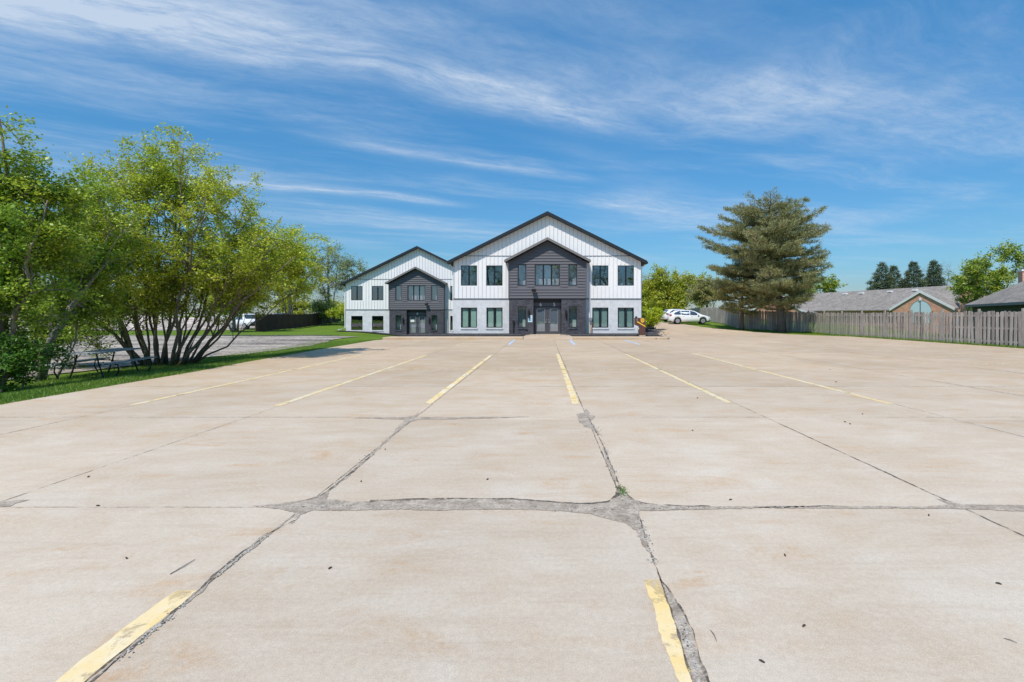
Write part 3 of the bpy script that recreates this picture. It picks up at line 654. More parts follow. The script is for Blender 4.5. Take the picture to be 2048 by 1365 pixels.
    mb.build('interior', M['room'], root)
    # bay
    zbb = 2.89+dz; bp = 7.415+dz; bez = 5.74+dz; bsl = (bp-bez)/3.2
    nar = [(c-1.92-0.31, c-1.92+0.31), (c+1.92-0.31, c+1.92+0.31)]; bup = [(a, b, 3.84+dz, 5.44+dz) for a, b in nar] + [(c-0.93, c+0.93, 3.84+dz, 5.44+dz)]
    blo = [(a, b, 0.672+dz, 2.256+dz) for a, b in nar]; dr = (c-1.06, c+1.06, base_z-0.8, zbb-0.02)
    mb = MB(); z = zbb; e = 0.215
    wall_grid(mb, c-bw, c+bw, zbb-0.01, 5.62+dz, yb, bup, 0.12)
    mb.poly([(c-bw,yb,5.62+dz),(c+bw,yb,5.62+dz),(c,yb,bp-0.2+0.0)])
    while z < bp-0.3:
        z2 = z+e; hwz = min(bw, (bp-0.17-z2)/bsl)
        if hwz > 0.05:
            cuts = [(h[0]-0.05, h[1]+0.05) for h in bup if h[2]-0.04 < z2-0.02 and h[3]+0.04 > z+0.02]
            for a, b in minus(c-hwz, c+hwz, cuts):
                mb.add([(a,yb-0.055,z),(b,yb-0.055,z),(b,yb-0.008,z2),(a,yb-0.008,z2),(a,yb-0.001,z),(b,yb-0.001,z)], [(0,1,2,3),(0,4,5,1),(0,3,4),(1,5,2)])
        z = z2
    for s_ in (-1, 1):
        X_ = c+s_*bw; mb.quad((X_,yb,zbb),(X_,yw-0.001,zbb),(X_,yw-0.001,5.7+dz),(X_,yb,5.7+dz))
        mb.box(X_-0.05, X_+0.05+0.004*s_, yb-0.062, yb+0.02, zbb, 5.62+dz)
    mb.build('bay_siding', M['lap'], root)
    mb = MB(); wall_grid(mb, c-bw, c+bw, base_z-0.8, zbb-0.02, yb, blo+[dr], 0.12)
    for s_ in (-1, 1):
        X_ = c+s_*bw; mb.quad((X_,yb,base_z-0.8),(X_,yw-0.001,base_z-0.8),(X_,yw-0.001,zbb-0.02),(X_,yb,zbb-0.02))
        mb.quad((c+s_*1.06,yb+0.12,base_z-0.8),(c+s_*1.06,yb+0.5,base_z-0.8),(c+s_*1.06,yb+0.5,zbb),(c+s_*1.06,yb+0.12,zbb))
    mb.build('bay_brick', M['brick_dk'], root)
    MB().box(c-bw-0.01, c+bw+0.01, yb-0.045, yb-0.002, zbb-0.05, zbb+0.0).build('bay_trim', M['trim_dk'], root)
    mb = MB(); slab(mb, c, 3.2, bez, bp, 0.16, yb-0.44, yw-0.001); mb.build('bay_roof', M['shingle_dk'], root)
    mb = MB(); slab(mb, c, 3.24, bez+0.0, bp+0.02, 0.19, yb-0.48, yb-0.443); mb.build('bay_fascia', M['fascia_sunlit'], root)
    mb = MB(); slab(mb, c, 3.0, bez-0.05, bp-0.163, 0.02, yb-0.43, yb-0.062); mb.build('bay_soffit', M['trim_dk'], root)
    # main roof
    mb = MB(); slab(mb, c, eh, ez, pz, 0.19, yw-0.42, ye+0.4); rf = mb.build('roof', M['shingle_dk'], root)
    mb = MB(); slab(mb, c, eh+0.03, ez+0.0, pz+0.03, 0.24, yw-0.46, yw-0.423); mb.build('fascia', M['trim_dk'], rf)
    for s_ in (-1, 1): MB().box(min(c+s_*eh, c+s_*(eh+0.12)), max(c+s_*eh, c+s_*(eh+0.12)), yw-0.36, ye+0.4, ez-0.2, ez-0.06).build('gutter', M['trim_dk'], rf)
    # windows
    for h in upper: window(root, h[0], h[1], h[2], h[3], yw, 2, M['glass'])
    for i, h in enumerate(lower): window(root, h[0], h[1], h[2], h[3], yw, 2 if blinds else 1, M['glass_lo'] if blinds else M['glass'], (M['blind'] if i < 2 else M['blind2']) if blinds else None, M['brick_lt'])
    for i, h in enumerate(bup): window(root, h[0], h[1], h[2], h[3], yb, 3 if i == 2 else 1, M['glass'])
    for h in blo: window(root, h[0], h[1], h[2], h[3], yb, 1, M['glass_lo'], None, M['brick_dk'])
    # entrance
    yd = yb+0.45; dzb = base_z+0.02; zt_ = 2.25+dz
    mb = MB(); mb.box(c-1.06, c+1.06, yd-0.02, yd+0.05, zt_+0.06, 2.56+dz)
    for k in range(1): mb.box(c-1.06, c+1.06, yd-0.04, yd-0.021, zt_+0.19, zt_+0.20)
    mb.build('transom_panel', M['lap'], root)
    MB().box(c-1.06, c+1.06, yd-0.03, yd+0.1, 2.56+dz, zbb+0.02).build('door_header', M['trim_dk'], root)
    mb = MB(); mb.box(c-1.058, c-1.0, yd-0.03, yd+0.06, dzb, zt_); mb.box(c+1.0, c+1.058, yd-0.03, yd+0.06, dzb, zt_); mb.box(c-1.058, c+1.058, yd-0.032, yd+0.06, zt_, zt_+0.058); mb.build('door_frame', M['trim_dk'], root)
    for s_ in (-1, 1):
        a, b = (c-0.998, c-0.006) if s_ < 0 else (c+0.006, c+0.998); g0, g1 = a+0.19, b-0.19; gz0, gz1 = dzb+0.25, zt_-0.14
        mb = MB(); mb.box(a, g0, yd, yd+0.05, dzb, zt_-0.003); mb.box(g1, b, yd, yd+0.05, dzb, zt_-0.003); mb.box(g0, g1, yd, yd+0.05, dzb, gz0); mb.box(g0, g1, yd, yd+0.05, gz1, zt_-0.003)
        d = mb.build('door', M['door'], root)
        mb = MB(); q = 0.028
        mb.box(g0, g1, yd-0.012, yd+0.02, gz0, gz0+q); mb.box(g0, g1, yd-0.012, yd+0.02, gz1-q, gz1); mb.box(g0, g0+q, yd-0.011, yd+0.02, gz0+q, gz1-q); mb.box(g1-q, g1, yd-0.011, yd+0.02, gz0+q, gz1-q)
        mb.build('glazing_bead', M['grey_metal'], d)
        MB().quad((g0,yd+0.025,gz0),(g1,yd+0.025,gz0),(g1,yd+0.025,gz1),(g0,yd+0.025,gz1)).build('pane', M['glass'], d)
        if blinds: MB().quad((g0,yd+0.06,gz0),(g1,yd+0.06,gz0),(g1,yd+0.06,gz1),(g0,yd+0.06,gz1)).build('blind', M['blind2'], d)
        hx = c+s_*0.095; mb = MB(); mb.tube([(hx,yd,dzb+0.95),(hx,yd-0.05,dzb+0.95)], 0.03, 8); mb.tube([(hx,yd-0.055,dzb+0.95),(hx+s_*0.11,yd-0.06,dzb+0.95)], 0.016, 6); MB().tube([(hx,yd,dzb+1.12),(hx,yd-0.03,dzb+1.12)], 0.032, 8).build('deadbolt', M['chrome'], d)
        mb.build('handle', M['chrome'], d)
    MB().box(c-1.05, c+1.05, yd-0.42, yd+0.04, dzb-0.12, dzb-0.004).build('doorstep', M['curb'], root)
    for s_, tx in numbers: text_mesh('door_number', tx, 0.36, (c+s_, yd-0.05, 2.30+dz), M['white_trim'], root)
    # wall lamps: slim black sconces
    for s_ in (-1, 1):
        X_ = c+s_*1.40; zc_ = 1.72+dz
        mb = MB(); mb.box(X_-0.045, X_+0.045, yb-0.03, yb-0.001, zc_-0.12, zc_+0.12); mb.tube([(X_,yb-0.03,zc_+0.05),(X_,yb-0.11,zc_+0.07)], 0.015, 6)
        mb.tube([(X_,yb-0.11,zc_-0.36),(X_,yb-0.11,zc_-0.32),(X_,yb-0.11,zc_+0.0),(X_,yb-0.11,zc_+0.26),(X_,yb-0.11,zc_+0.36)], [0.02,0.06,0.075,0.06,0.015], 10)
        l_ = mb.build('wall_lamp', M['black'], root)
    # floodlight on the bay siding
    X_ = c+lampside; zc_ = 3.44+dz
    mb = MB(); mb.box(X_-0.07, X_+0.07, yb-0.06, yb-0.036, zc_-0.05, zc_+0.1); mb.tube([(X_,yb-0.06,zc_+0.03),(X_,yb-0.2,zc_+0.03)], 0.025, 6)
    mb.obox((X_, yb-0.30, zc_+0.05), (1,0,0), (0,0.9,0.45), 0.17, 0.13, 0.05); mb.obox((X_+0.0, yb-0.42, zc_-0.02), (1,0,0), (0,0.45,-0.9), 0.16, 0.06, 0.03)
    mb.build('floodlight', M['black'], root)

o1 = empty('office_building', (0.3, 37.25, 0.1), 'large white and charcoal two storey office with doors numbered 6 and 5 behind the kerb', 'building', 'twin gabled office buildings')
office(o1, 0.3, 37.1, 0.0, 7.2, 7.2, 7.55, 5.74, 9.48, (-6.03, -4.07, 4.07, 6.03), (-6.03, -4.07, 4.07, 6.03), ((-0.52, '6'), (0.52, '5')), True, -1.02, 0, 0.10)
o2 = empty('office_building', (-13.6, 52.4, -0.5), 'smaller looking white and charcoal office standing farther back on the left beside the brown fence', 'building', 'twin gabled office buildings')
office(o2, -13.6, 52.25, -0.66, 7.8, 7.4, 8.25, 5.01, 9.02, (-6.61, -4.355, 4.12), (-6.61, -4.355, 4.12), ((0.0, '8'),), False, 1.15, 0, -0.55)
# extras fixed to the near office
yw, yb = 37.1, 36.5
def boxo(name, m, parent, *a): return MB().box(*a).build(name, m, parent)
s = boxo('wall_sign', M['sign_w'], o1, -1.17, -0.84, yb-0.02, yb-0.001, 1.08, 1.61)
mb = MB(); mb.tube([(-1.0, yb-0.022, 1.50), (-1.0, yb-0.026, 1.50)], 0.035, 12); mb.box(-1.03, -0.975, yb-0.026, yb-0.021, 1.40, 1.465)
mb.box(-1.11, -1.03, yb-0.026, yb-0.021, 1.29, 1.35); mb.box(-1.0, -0.90, yb-0.026, yb-0.021, 1.29, 1.35); mb.box(-1.11, -0.99, yb-0.026, yb-0.021, 1.18, 1.23); mb.box(-0.97, -0.90, yb-0.026, yb-0.021, 1.18, 1.23)
mb.build('sign_symbol', M['sign_b'], s)
mb = MB(); mb.tube([(-2.26, yb-0.08, 0.1), (-2.26, yb-0.08, 0.95)], 0.028, 8); mb.box(-2.33, -2.20, yb-0.14, yb-0.02, 0.95, 1.22); mb.build('standpipe', M['black'], o1)
mt = MB().tube([(3.62, yw-0.02, 1.27), (3.62, yw-0.16, 1.27)], 0.11, 14).build('electric_meter', M['grey_metal'], o1)
boxo('meter_box', M['grey_metal'], mt, 3.5, 3.74, yw-0.10, yw-0.002, 1.02, 1.42)
MB().tube([(3.58, yw-0.05, 1.42), (3.58, yw-0.05, 2.95), (3.58, yw-0.05, 5.2)], 0.03, 8).build('conduit', M['white_trim'], o1)
MB().tube([(3.54, yw-0.06, 0.05), (3.54, yw-0.06, 1.02)], 0.045, 8).build('conduit', M['cream'], o1)
MB().tube([(3.70, yw-0.08, 0.05), (3.70, yw-0.08, 0.6), (3.73, yw-0.08, 1.02)], 0.04, 8).build('conduit', M['rust'], o1)
def downspout(root, pts, m, rr=0.045): return MB().tube(pts, rr, 6).build('downspout', m, root)
downspout(o1, [(-7.2, 37.0, 5.5), (-7.0, 37.18, 5.25), (-6.95, 37.19, 0.5), (-7.15, 37.0, 0.22)], M['white_trim'], 0.04)
downspout(o1, [(7.8, 37.0, 5.5), (7.58, 37.35, 5.2), (7.56, 37.4, 0.5), (7.6, 37.1, 0.2)], M['white_trim'], 0.04)
boxo('vent_cover', M['black'], o1, -0.1-1.25, 0.06-1.25, yb-0.03, yb-0.001, 0.42, 0.52)
downspout(o2, [(-21.75, 52.2, 4.8), (-21.55, 52.3, 4.5), (-21.5, 52.3, 0.25), (-22.1, 51.9, 0.0)], M['white_trim'], 0.055)
downspout(o2, [(-10.6, 51.95, 4.8), (-10.62, 51.62, 4.5), (-10.62, 51.62, -0.3)], M['trim_dk'], 0.045)
boxo('door_notice', M['white_trim'], o2, -14.35, -13.95, 52.08, 52.09, 0.87, 1.12)
# office plants on sills inside the near office
for X_ in (4.1, 4.7, 6.1, 6.6, -1.62, 2.22):
    p = MB().tube([(X_, 37.55, 3.9), (X_, 37.55, 4.06)], [0.06, 0.09], 8).build('plant_pot', M['white_trim'], o1)

# ------------------------------------------------------------------ fences
def fence(name, path, label, m, hgt=1.8, pw=0.14, gap=0.09, double=True, cap=0.0, tilt=0.022, front=1):
    root = empty(name, (path[0][0], path[0][1], H(*path[0])), label, 'fence')
    acc = 0; bay = 2.44
    for (xa, ya), (xb, yb_) in zip(path[:-1], path[1:]):
        L = math.hypot(xb-xa, yb_-ya); d = Vector(((xb-xa)/L, (yb_-ya)/L, 0)); nrm = Vector((-d.y, d.x, 0))*front
        nb = max(1, round(L/bay)); bl = L/nb
        for i in range(nb):
            s0 = i*bl; p = Vector((xa, ya, 0))+d*s0; zg = H(p.x, p.y)
            MB().obox((p.x, p.y, zg+hgt/2+0.06), d, nrm, 0.045, 0.045, hgt/2+0.08).build('post', m, root)
            mb = MB(); q = p+d*bl; zq_ = H(q.x, q.y)
            for hz_ in (0.25, 0.93, hgt-0.22):
                mid = (p+q)/2; mid.z = (zg+zq_)/2+hz_; dd = (q+Vector((0,0,zq_))-p-Vector((0,0,zg))).normalized()
                mb.obox(mid, dd, nrm, bl/2-0.047, 0.02, 0.04)
            mb.build('rail', m, root)
            mb = MB(); k = int(bl/(pw+gap))
            for side in ((1, -1) if double else (1,)):
                for j in range(k):
                    sx_ = (j+0.5+(0.5 if side < 0 else 0))*bl/k
                    if sx_ > bl-0.02: continue
                    c_ = p+d*sx_+nrm*side*0.034; z0 = H(c_.x, c_.y)+rnd.uniform(0.0, 0.06); hh = hgt+rnd.uniform(-0.05, 0.03)-(z0-H(c_.x, c_.y))
                    tl = rnd.gauss(0, tilt); ax = (d+Vector((0,0,tl))).normalized(); hw_ = pw/2
                    # dog-eared picket
                    up = Vector((0,0,1)) - d*tl; a0 = c_+Vector((0,0,z0)); th = nrm*0.009*side
                    prof = [(-hw_,0),(hw_,0),(hw_,hh-0.035),(hw_-0.03,hh),(-hw_+0.03,hh),(-hw_,hh-0.035)]
                    mb.prism(prof, lambda pt, sd_: tuple(a0+d*pt[0]+up*pt[1]+th*(1 if sd_ else -1)))
            mb.build('picket_panel', m, root)
        if cap: pass
    return root
fence('picket_fence', [(23.4, 14.0), (23.4, 42.6), (19.2, 47.6), (20.6, 60.0), (21.6, 72.0)], 'weathered grey wood picket fence along the right side of the lot', M['fence'])
fence('board_fence', [(-29.6, 49.6), (-33.6, 68.0), (-39.0, 93.0)], 'dark brown solid board fence left of the farther office', M['fence_brown'], 1.85, 0.14, 0.004, False, front=-1, tilt=0.002)
# white rail fence on the rubble bank
wf_ = empty('rail_fence', (-46, 65, 1.4), 'white rail fence on top of the rubble bank behind the left trees', 'fence')
zt = lambda x: bank(x, 65.0)
for i in range(9):
    x = -52+i*1.3; MB().box(x-0.06, x+0.06, 64.94, 65.06, zt(x)-0.2, zt(x)+1.1).build('post', M['white_trim'], wf_)
for h_ in (0.35, 0.7, 1.05):
    MB().tube([(-52+i*1.3, 65, zt(-52+i*1.3)+h_) for i in range(9)], 0.05, 4).build('rail', M['white_trim'], wf_)

# ------------------------------------------------------------------ trees
def leaves(name, pts, size, m, parent, up=0.35, aspect=0.62, seed=0):
    rg = np.random.default_rng(seed+11); n = len(pts); pts = np.asarray(pts)
    nrm = rg.normal(size=(n, 3)); nrm[:, 2] += up*2; nrm /= np.linalg.norm(nrm, axis=1, keepdims=True)
    a = np.cross(nrm, rg.normal(size=(n, 3))); a /= np.linalg.norm(a, axis=1, keepdims=True); b = np.cross(nrm, a)
    sz = size*rg.uniform(0.55, 1.35, (n, 1))
    V = np.stack([pts-a*sz*0.5, pts+b*sz*aspect*0.5-a*sz*0.05, pts+a*sz*0.55-nrm*sz*0.12, pts-b*sz*aspect*0.5-a*sz*0.05], axis=1)
    return np_mesh(name, V, 4, m, parent)
def blades(name, pts, dirs, ln, wd, m, parent, seed=0):
    rg = np.random.default_rng(seed+5); n = len(pts); pts = np.asarray(pts); dirs = np.asarray(dirs)
    dirs = dirs/np.linalg.norm(dirs, axis=1, keepdims=True); s_ = np.cross(dirs, rg.normal(size=(n, 3))); s_ /= np.linalg.norm(s_, axis=1, keepdims=True)
    L = ln*rg.uniform(0.6, 1.3, (n, 1)); V = np.stack([pts-s_*wd*0.5, pts+s_*wd*0.5, pts+dirs*L], axis=1)
    return np_mesh(name, V, 3, m, parent)
def curve(a, b, bow, k=7, wob=0.0):
    a, b = Vector(a), Vector(b); out_ = []
    for i in range(k+1):
        t_ = i/k; p = a.lerp(b, t_) + Vector(bow)*4*t_*(1-t_)
        if 0 < i: p += Vector((rnd.gauss(0, wob), rnd.gauss(0, wob), rnd.gauss(0, wob*0.6)))
        out_.append(p)
    return out_
def inside(p, blobs): return any(((p.x-c[0])/r[0])**2+((p.y-c[1])/r[1])**2+((p.z-c[2])/r[2])**2 < 1 for c, r in blobs)
def rand_in(blobs, lo=0.45):
    wts = [r[0]*r[1]*r[2] for c, r in blobs]; c, r = rnd.choices(blobs, wts)[0]
    while True:
        v_ = Vector((rnd.gauss(0,1), rnd.gauss(0,1), rnd.gauss(0,1))).normalized()*(lo+(1-lo)*rnd.random()**0.6)
        return Vector((c[0]+v_.x*r[0], c[1]+v_.y*r[1], c[2]+v_.z*r[2]))
def tree(name, base, label, blobs, stems, lm, bark, nleaf, lsize, n2=9, n3=5, clump=0.26, r0=0.08, sd_=1, group=None, cat='tree', low=0.45, fork=None, twigs=True, up=0.8, tw=None):
    """blobs: crown ellipsoids (centre, radii); stems: list of (start offset, end point, radius)"""
    global rnd
    rnd = random.Random(sd_); bz = base[2] if len(base) > 2 else H(base[0], base[1])
    root = empty(name, (base[0], base[1], bz), label, cat, group)
    tk, br, ends = MB(), MB(), []
    for (sx_, sy_), e, r in stems:
        a = Vector((base[0]+sx_, base[1]+sy_, bz-0.1)); e = Vector(e); mid = Vector((rnd.gauss(0, .12), rnd.gauss(0, .12), rnd.uniform(-.05, .2)))
        for _ in range(30):
            if inside(e, blobs): break
            e = a.lerp(e, 0.95)
        cv = curve(a, e, mid, 9, (0.03 if r < 0.1 else 0.012)*(e-a).length**0.5); n = len(cv)
        tk.tube(cv, [max(0.012, r*(1-0.82*i/(n-1))*(1.25 if i == 0 else 1)) for i in range(n)], 7)
        for _ in range(n2):
            t_ = rnd.uniform(0.18 if low < 0.4 else 0.38, 1.0)**0.8; i = min(n-2, int(t_*(n-1))); p = cv[i].lerp(cv[i+1], rnd.random())
            tgt = min((rand_in(blobs, low) for _ in range(6)), key=lambda q: (q-p).length + 1.2*max(0, p.z-q.z))
            if (tgt-p).length > 0.6*(e-a).length+1: tgt = p+(tgt-p)*0.6
            c2 = curve(p, tgt, (0, 0, rnd.uniform(0, 0.12)*(tgt-p).length), 5, 0.035); rb = max(0.01, r*(1-0.8*t_)*0.5)
            br.tube(c2, [rb*(1-0.75*k/5) for k in range(6)], 4, False)
            for _ in range(n3):
                q = c2[rnd.randint(1, 5)]; dr_ = (tgt-p).normalized()*0.5+Vector((rnd.gauss(0,.6), rnd.gauss(0,.6), rnd.gauss(0.25,.45)))
                L = rnd.uniform(0.35, 0.85)*clump*4; f = q+dr_.normalized()*L
                if twigs: br.tube([q, q.lerp(f, .5)+Vector((0,0,.04*L)), f], [rb*0.35+0.003, rb*0.25+0.002, 0.002], 3, False)
                ends += [q.lerp(f, 0.35), q.lerp(f, 0.6), q.lerp(f, 0.85), f]
            ends += [c2[4], c2[5]]
    tk.build('trunk', bark, root, True); br.build('branches', tw or bark, root)
    if nleaf and ends:
        E = np.array([tuple(p) for p in ends]); rg = np.random.default_rng(sd_)
        wts = rg.random(len(E))**1.6+0.08; idx = rg.choice(len(E), nleaf, p=wts/wts.sum()); P = E[idx]+rg.normal(size=(nleaf, 3))*clump*np.array([0.5, 0.5, 0.38])
        P[:, 2] = np.maximum(P[:, 2], bz+0.05)
        leaves('crown', P, lsize, lm, root, up, 0.6, sd_)
    return root

cB = (-14.4, 18.1)
fan = []
for k in range(26):                                                # many stems fanning from one stool
    rr_ = random.Random(k); an = -1.0+2.0*(k+rr_.random()*0.8)/26
    ex = -13.4+an*4.3+rr_.gauss(0, .25); ez_ = 7.6-4.0*abs(an)**1.9+rr_.gauss(0, .45)
    fan.append(((0.85*an+rr_.gauss(0,.07), rr_.gauss(0,.3)), (ex, 17.4+rr_.gauss(0, 1.2), ez_), rr_.uniform(0.032, 0.075)))
tree('boxelder_tree', cB, 'broad yellow green tree with many stems fanning from one base behind the picnic table', [((-13.4,17.4,4.7),(4.5,2.8,3.1)), ((-10.4,17.8,3.5),(2.2,1.9,1.9)), ((-9.9,18.2,2.9),(1.5,1.3,1.3)), ((-12.9,17.4,7.0),(1.5,1.4,1.3)), ((-16.6,17,3.8),(1.9,1.8,1.9)), ((-13.6,17.2,2.3),(3.4,2.0,1.3)), ((-14.8,17.0,1.2),(2.2,1.2,0.9))],
     fan, M['leaf_a'], M['bark'], 105000, 0.085, 12, 7, 0.20, sd_=3, low=0.3)
tree('boxelder_tree', (-13.8, 18.7), 'slimmer yellow green tree leaning right out of the fan stemmed tree toward the brown fence', [((-11.3,20.0,4.0),(2.6,2.0,1.9)), ((-10.0,20.2,4.5),(1.5,1.4,1.0)), ((-10.2,19.8,2.9),(1.7,1.2,1.1)), ((-12.4,20.4,4.6),(1.8,1.4,1.4))],
     [((0,0),(-12.0,19.6,5.4),0.045), ((.1,0),(-10.0,19.8,4.7),0.05), ((.15,0),(-9.4,19.8,3.4),0.04), ((.1,0.1),(-10.9,20.2,4.2),0.045)], M['leaf_a'], M['bark'], 26000, 0.085, 15, 6, 0.22, sd_=4, low=0.2)
tree('boxelder_tree', (-14.4, 13.8), 'leaning grey trunk tree left of the picnic table, its crown of mixed green leaves', [((-14.2,14.6,1.9),(1.4,1.1,1.0)), ((-13.3,14.3,4.1),(2.0,1.8,1.6)), ((-14.3,14.3,5.3),(1.8,1.6,1.2)), ((-12.7,14.2,3.2),(1.2,1.0,0.8))],
     [((0,0),(-12.6,14.0,3.2),0.125), ((0,0.1),(-14.6,14.1,4.9),0.04), ((-.2,.2),(-15.8,14.3,4.1),0.035), ((.1,.3),(-13.6,14.6,5.2),0.03), ((-.05,-.1),(-12.4,14.4,4.5),0.06)], M['leaf_b'], M['bark_grey'], 32000, 0.08, 14, 6, 0.22, sd_=5, low=0.2)
tree('boxelder_tree', (-13.1, 11.2), 'tall dark green tree cut by the left edge of the photo', [((-12.4,11.2,3.4),(1.5,1.5,1.6)), ((-12.9,11.3,5.4),(0.75,1.2,1.1)), ((-13.4,11.6,3.8),(1.6,1.6,1.7)), ((-12.2,12.2,4.6),(1.2,1.2,0.9)), ((-12.6,12.4,2.2),(1.5,1.2,1.2)), ((-13.0,11.6,1.6),(1.6,1.2,1.4))],
     [((0,0),(-12.7,11.3,6.2),0.10), ((0.25,0.1),(-11.9,11.5,4.3),0.07), ((-.3,.2),(-13.6,11.7,4.8),0.08), ((.1,.35),(-12.3,12.0,4.9),0.055)], M['leaf_b'], M['bark'], 44000, 0.08, 18, 6, 0.22, sd_=8, low=0.2)
tree('shrub', (-12.6, 10.9), 'dark green undergrowth bush at the foot of the left edge trees', [((-12.5,10.95,0.45),(1.05,0.8,0.75)), ((-13.1,11.7,0.8),(1.4,0.9,1.1)), ((-11.7,11.5,0.4),(0.8,0.5,0.6))],
     [((rnd.gauss(0,.4), rnd.gauss(0,.4)), (-12.7+rnd.gauss(0,.6), 11.1+rnd.gauss(0,.4), rnd.uniform(.5,1.1)), 0.015) for _ in range(9)], M['leaf_under'], M['bark'], 16000, 0.07, 6, 4, 0.17, sd_=9, cat='shrub')
tree('sapling_clump', (-16.3, 16.6), 'clump of leafy saplings growing behind the picnic table', [((-16.4,16.6,1.3),(2.2,1.0,1.5)), ((-18.2,16.9,1.5),(1.6,1.0,1.6))],
     [((rnd.gauss(0,1.0), rnd.gauss(0,.3)), (-16.9+rnd.gauss(0,1.3), 16.7+rnd.gauss(0,.4), rnd.uniform(1.3,2.7)), 0.018) for _ in range(14)], M['leaf_b'], M['bark'], 15000, 0.08, 7, 5, 0.2, sd_=21, cat='sapling', low=0.2)
tree('ash_tree', (-32.4, 50.6), 'small leafy tree with a low crown beside the end of the brown fence', [((-32.0,50.8,4.2),(3.4,3,2.6))], [((0,0),(-32.2,50.6,5.5),0.16), ((.2,0),(-30.4,50.6,5.2),0.10), ((-.2,0),(-34.2,50.6,5.0),0.10)],
     M['leaf_a'], M['bark'], 16000, 0.20, 12, 5, 0.4, sd_=12)
tree('tree', (-38.0, 72.0), 'round yellow green tree behind the brown fence with a dark single trunk', [((-37.6,72,8.0),(4.4,3.6,5.4))], [((0,0),(-38,72,11),0.30), ((.1,0),(-35.8,72,10),0.16), ((-.1,0),(-40,72,9.5),0.16)],
     M['leaf_a'], M['bark'], 17000, 0.27, 14, 6, 0.5, sd_=14)
tree('tree', (-36.2, 82.0), 'tall thinly leaved tree with grey twigs, left of the two behind the farther office', [((-36.4,82,8.0),(4.4,4,6.4))], [((0,0),(-36.6,82,13.2),0.26), ((0,0),(-34.8,82,11.5),0.14), ((.1,0),(-38.6,82,11.0),0.16), ((.1,.1),(-37.8,82,8),0.12)],
     M['leaf_c'], M['twig'], 5200, 0.24, 24, 9, 0.42, sd_=17)
tree('tree', (-31.9, 80.0), 'thinly leaved tree with forked grey limbs closest to the left roof of the farther office', [((-31.8,80,7.0),(3.9,3.4,5.2))], [((0,0),(-32.6,80,11),0.22), ((0,0),(-30.2,80,10.4),0.17), ((.1,0),(-29.0,80,7.8),0.12)],
     M['leaf_c'], M['twig'], 4800, 0.24, 24, 9, 0.4, sd_=19)
for k, (X_, Y_, hh) in enumerate(((-34.5, 76, 3.4), (-30.6, 74, 3.0), (-38.5, 88, 3.6), (-27.5, 76, 3.2))):
    tree('shrub', (X_, Y_), ['leafy shrub behind the brown fence below the thin grey tree', 'bright shrub behind the brown fence closest to the farther office', 'shrub behind the brown fence under the round yellow green tree', 'shrub half hidden behind the farther office wall'][k],
         [((X_, Y_, hh*0.55+0.3),(2.6,2,hh*0.62))], [((rnd.gauss(0,.3),0),(X_+rnd.gauss(0,1),Y_,hh*.8),0.05) for _ in range(5)], M['leaf_c'] if k == 0 else M['leaf_a'], M['bark'], 6000, 0.22, 6, 4, 0.4, sd_=30+k, cat='shrub', group='shrubs behind the brown fence')
# far hazy tree line on the left and behind the yard
for k, (X_, Y_, hh) in enumerate(((-62, 96, 6), (-75, 92, 7), (-88, 96, 7), (-52, 100, 5))):
    tree('tree', (X_, Y_), ['distant round tree beyond the yard, second from the right','distant tree beyond the yard, third from the right','distant tree beyond the yard, farthest left','distant tree beyond the yard nearest the rail fence'][k], [((X_, Y_, hh*0.6),(6.5,3,hh*0.62))], [((0,0),(X_,Y_,hh*.8),0.2), ((.3,0),(X_+2.5,Y_,hh*.7),0.12), ((-.3,0),(X_-2.5,Y_,hh*.7),0.12)],
         M['leaf_d'], M['bark'], 5000, 0.42, 8, 5, 0.7, sd_=40+k, group='distant trees beyond the yard')
# right hand side
tree('tree', (17.2, 78.0), 'round yellow green tree behind the two parked white cars', [((18.2,78,4.2),(4.6,4.0,4.6)), ((22.0,78,5.2),(5.0,4,4.2)), ((16.4,76,2.6),(3.6,3,2.8)), ((24.6,77,4.6),(3.4,3,3.6)), ((19.5,75,3.0),(4.5,3,3.2)), ((22.5,76,2.8),(5,3,3))], [((0,0),(17,78,8),0.22), ((.3,0),(20,78,8.7),0.18), ((-.2,0),(14.6,78,6.5),0.14), ((.4,0),(22.5,78,8.6),0.14), ((.4,0),(25.4,77,7.2),0.14), ((.4,0),(25,77,4.5),0.1), ((.2,0),(22,76,4),0.1), ((0,-.2),(18.5,76,4),0.1), ((-.2,-.2),(15.6,76,3.4),0.08)],
     M['leaf_d'], M['bark'], 60000, 0.25, 16, 6, 0.5, sd_=50, low=0.3)
tree('tree', (22.3, 66.0), 'olive brown evergreen between the round tree and the large pine', [((23.2,66,3.3),(3.4,3,3.4))], [((0,0),(22.4,66,6.4),0.2), ((.2,0),(24.4,66,5),0.1), ((-.2,0),(20.8,66,5),0.1)],
     M['needle_y'], M['bark_pine'], 26000, 0.17, 14, 6, 0.4, sd_=52)
for k, (X_, Y_, hh, lb) in enumerate(((17.0, 82.0, 8.5, 'bare thin tree rising just right of the near office corner'), (15.5, 90.0, 8.0, 'bare twiggy tree half hidden by the near office corner'))):
    tree('bare_tree', (X_, Y_), lb, [((X_, Y_, hh*0.6),(2.2,2,hh*0.45))], [((0,0),(X_-.6,Y_,hh),0.09), ((0,0),(X_+.8,Y_,hh*.95),0.08), ((0,0),(X_+1.6,Y_,hh*.8),0.06)], None, M['twig'], 0, 0.1, 18, 8, 0.4, sd_=60+k)
tree('tree', (43.5, 80.0), 'bright green round tree behind the grey roof beside the pine', [((44.5,80,4.8),(5.8,4,3.3))], [((0,0),(44,80,7),0.2), ((.3,0),(48,80,6),0.15), ((-.3,0),(40.5,80,6.2),0.15)],
     M['leaf_m'], M['bark'], 15000, 0.28, 12, 6, 0.45, sd_=55)
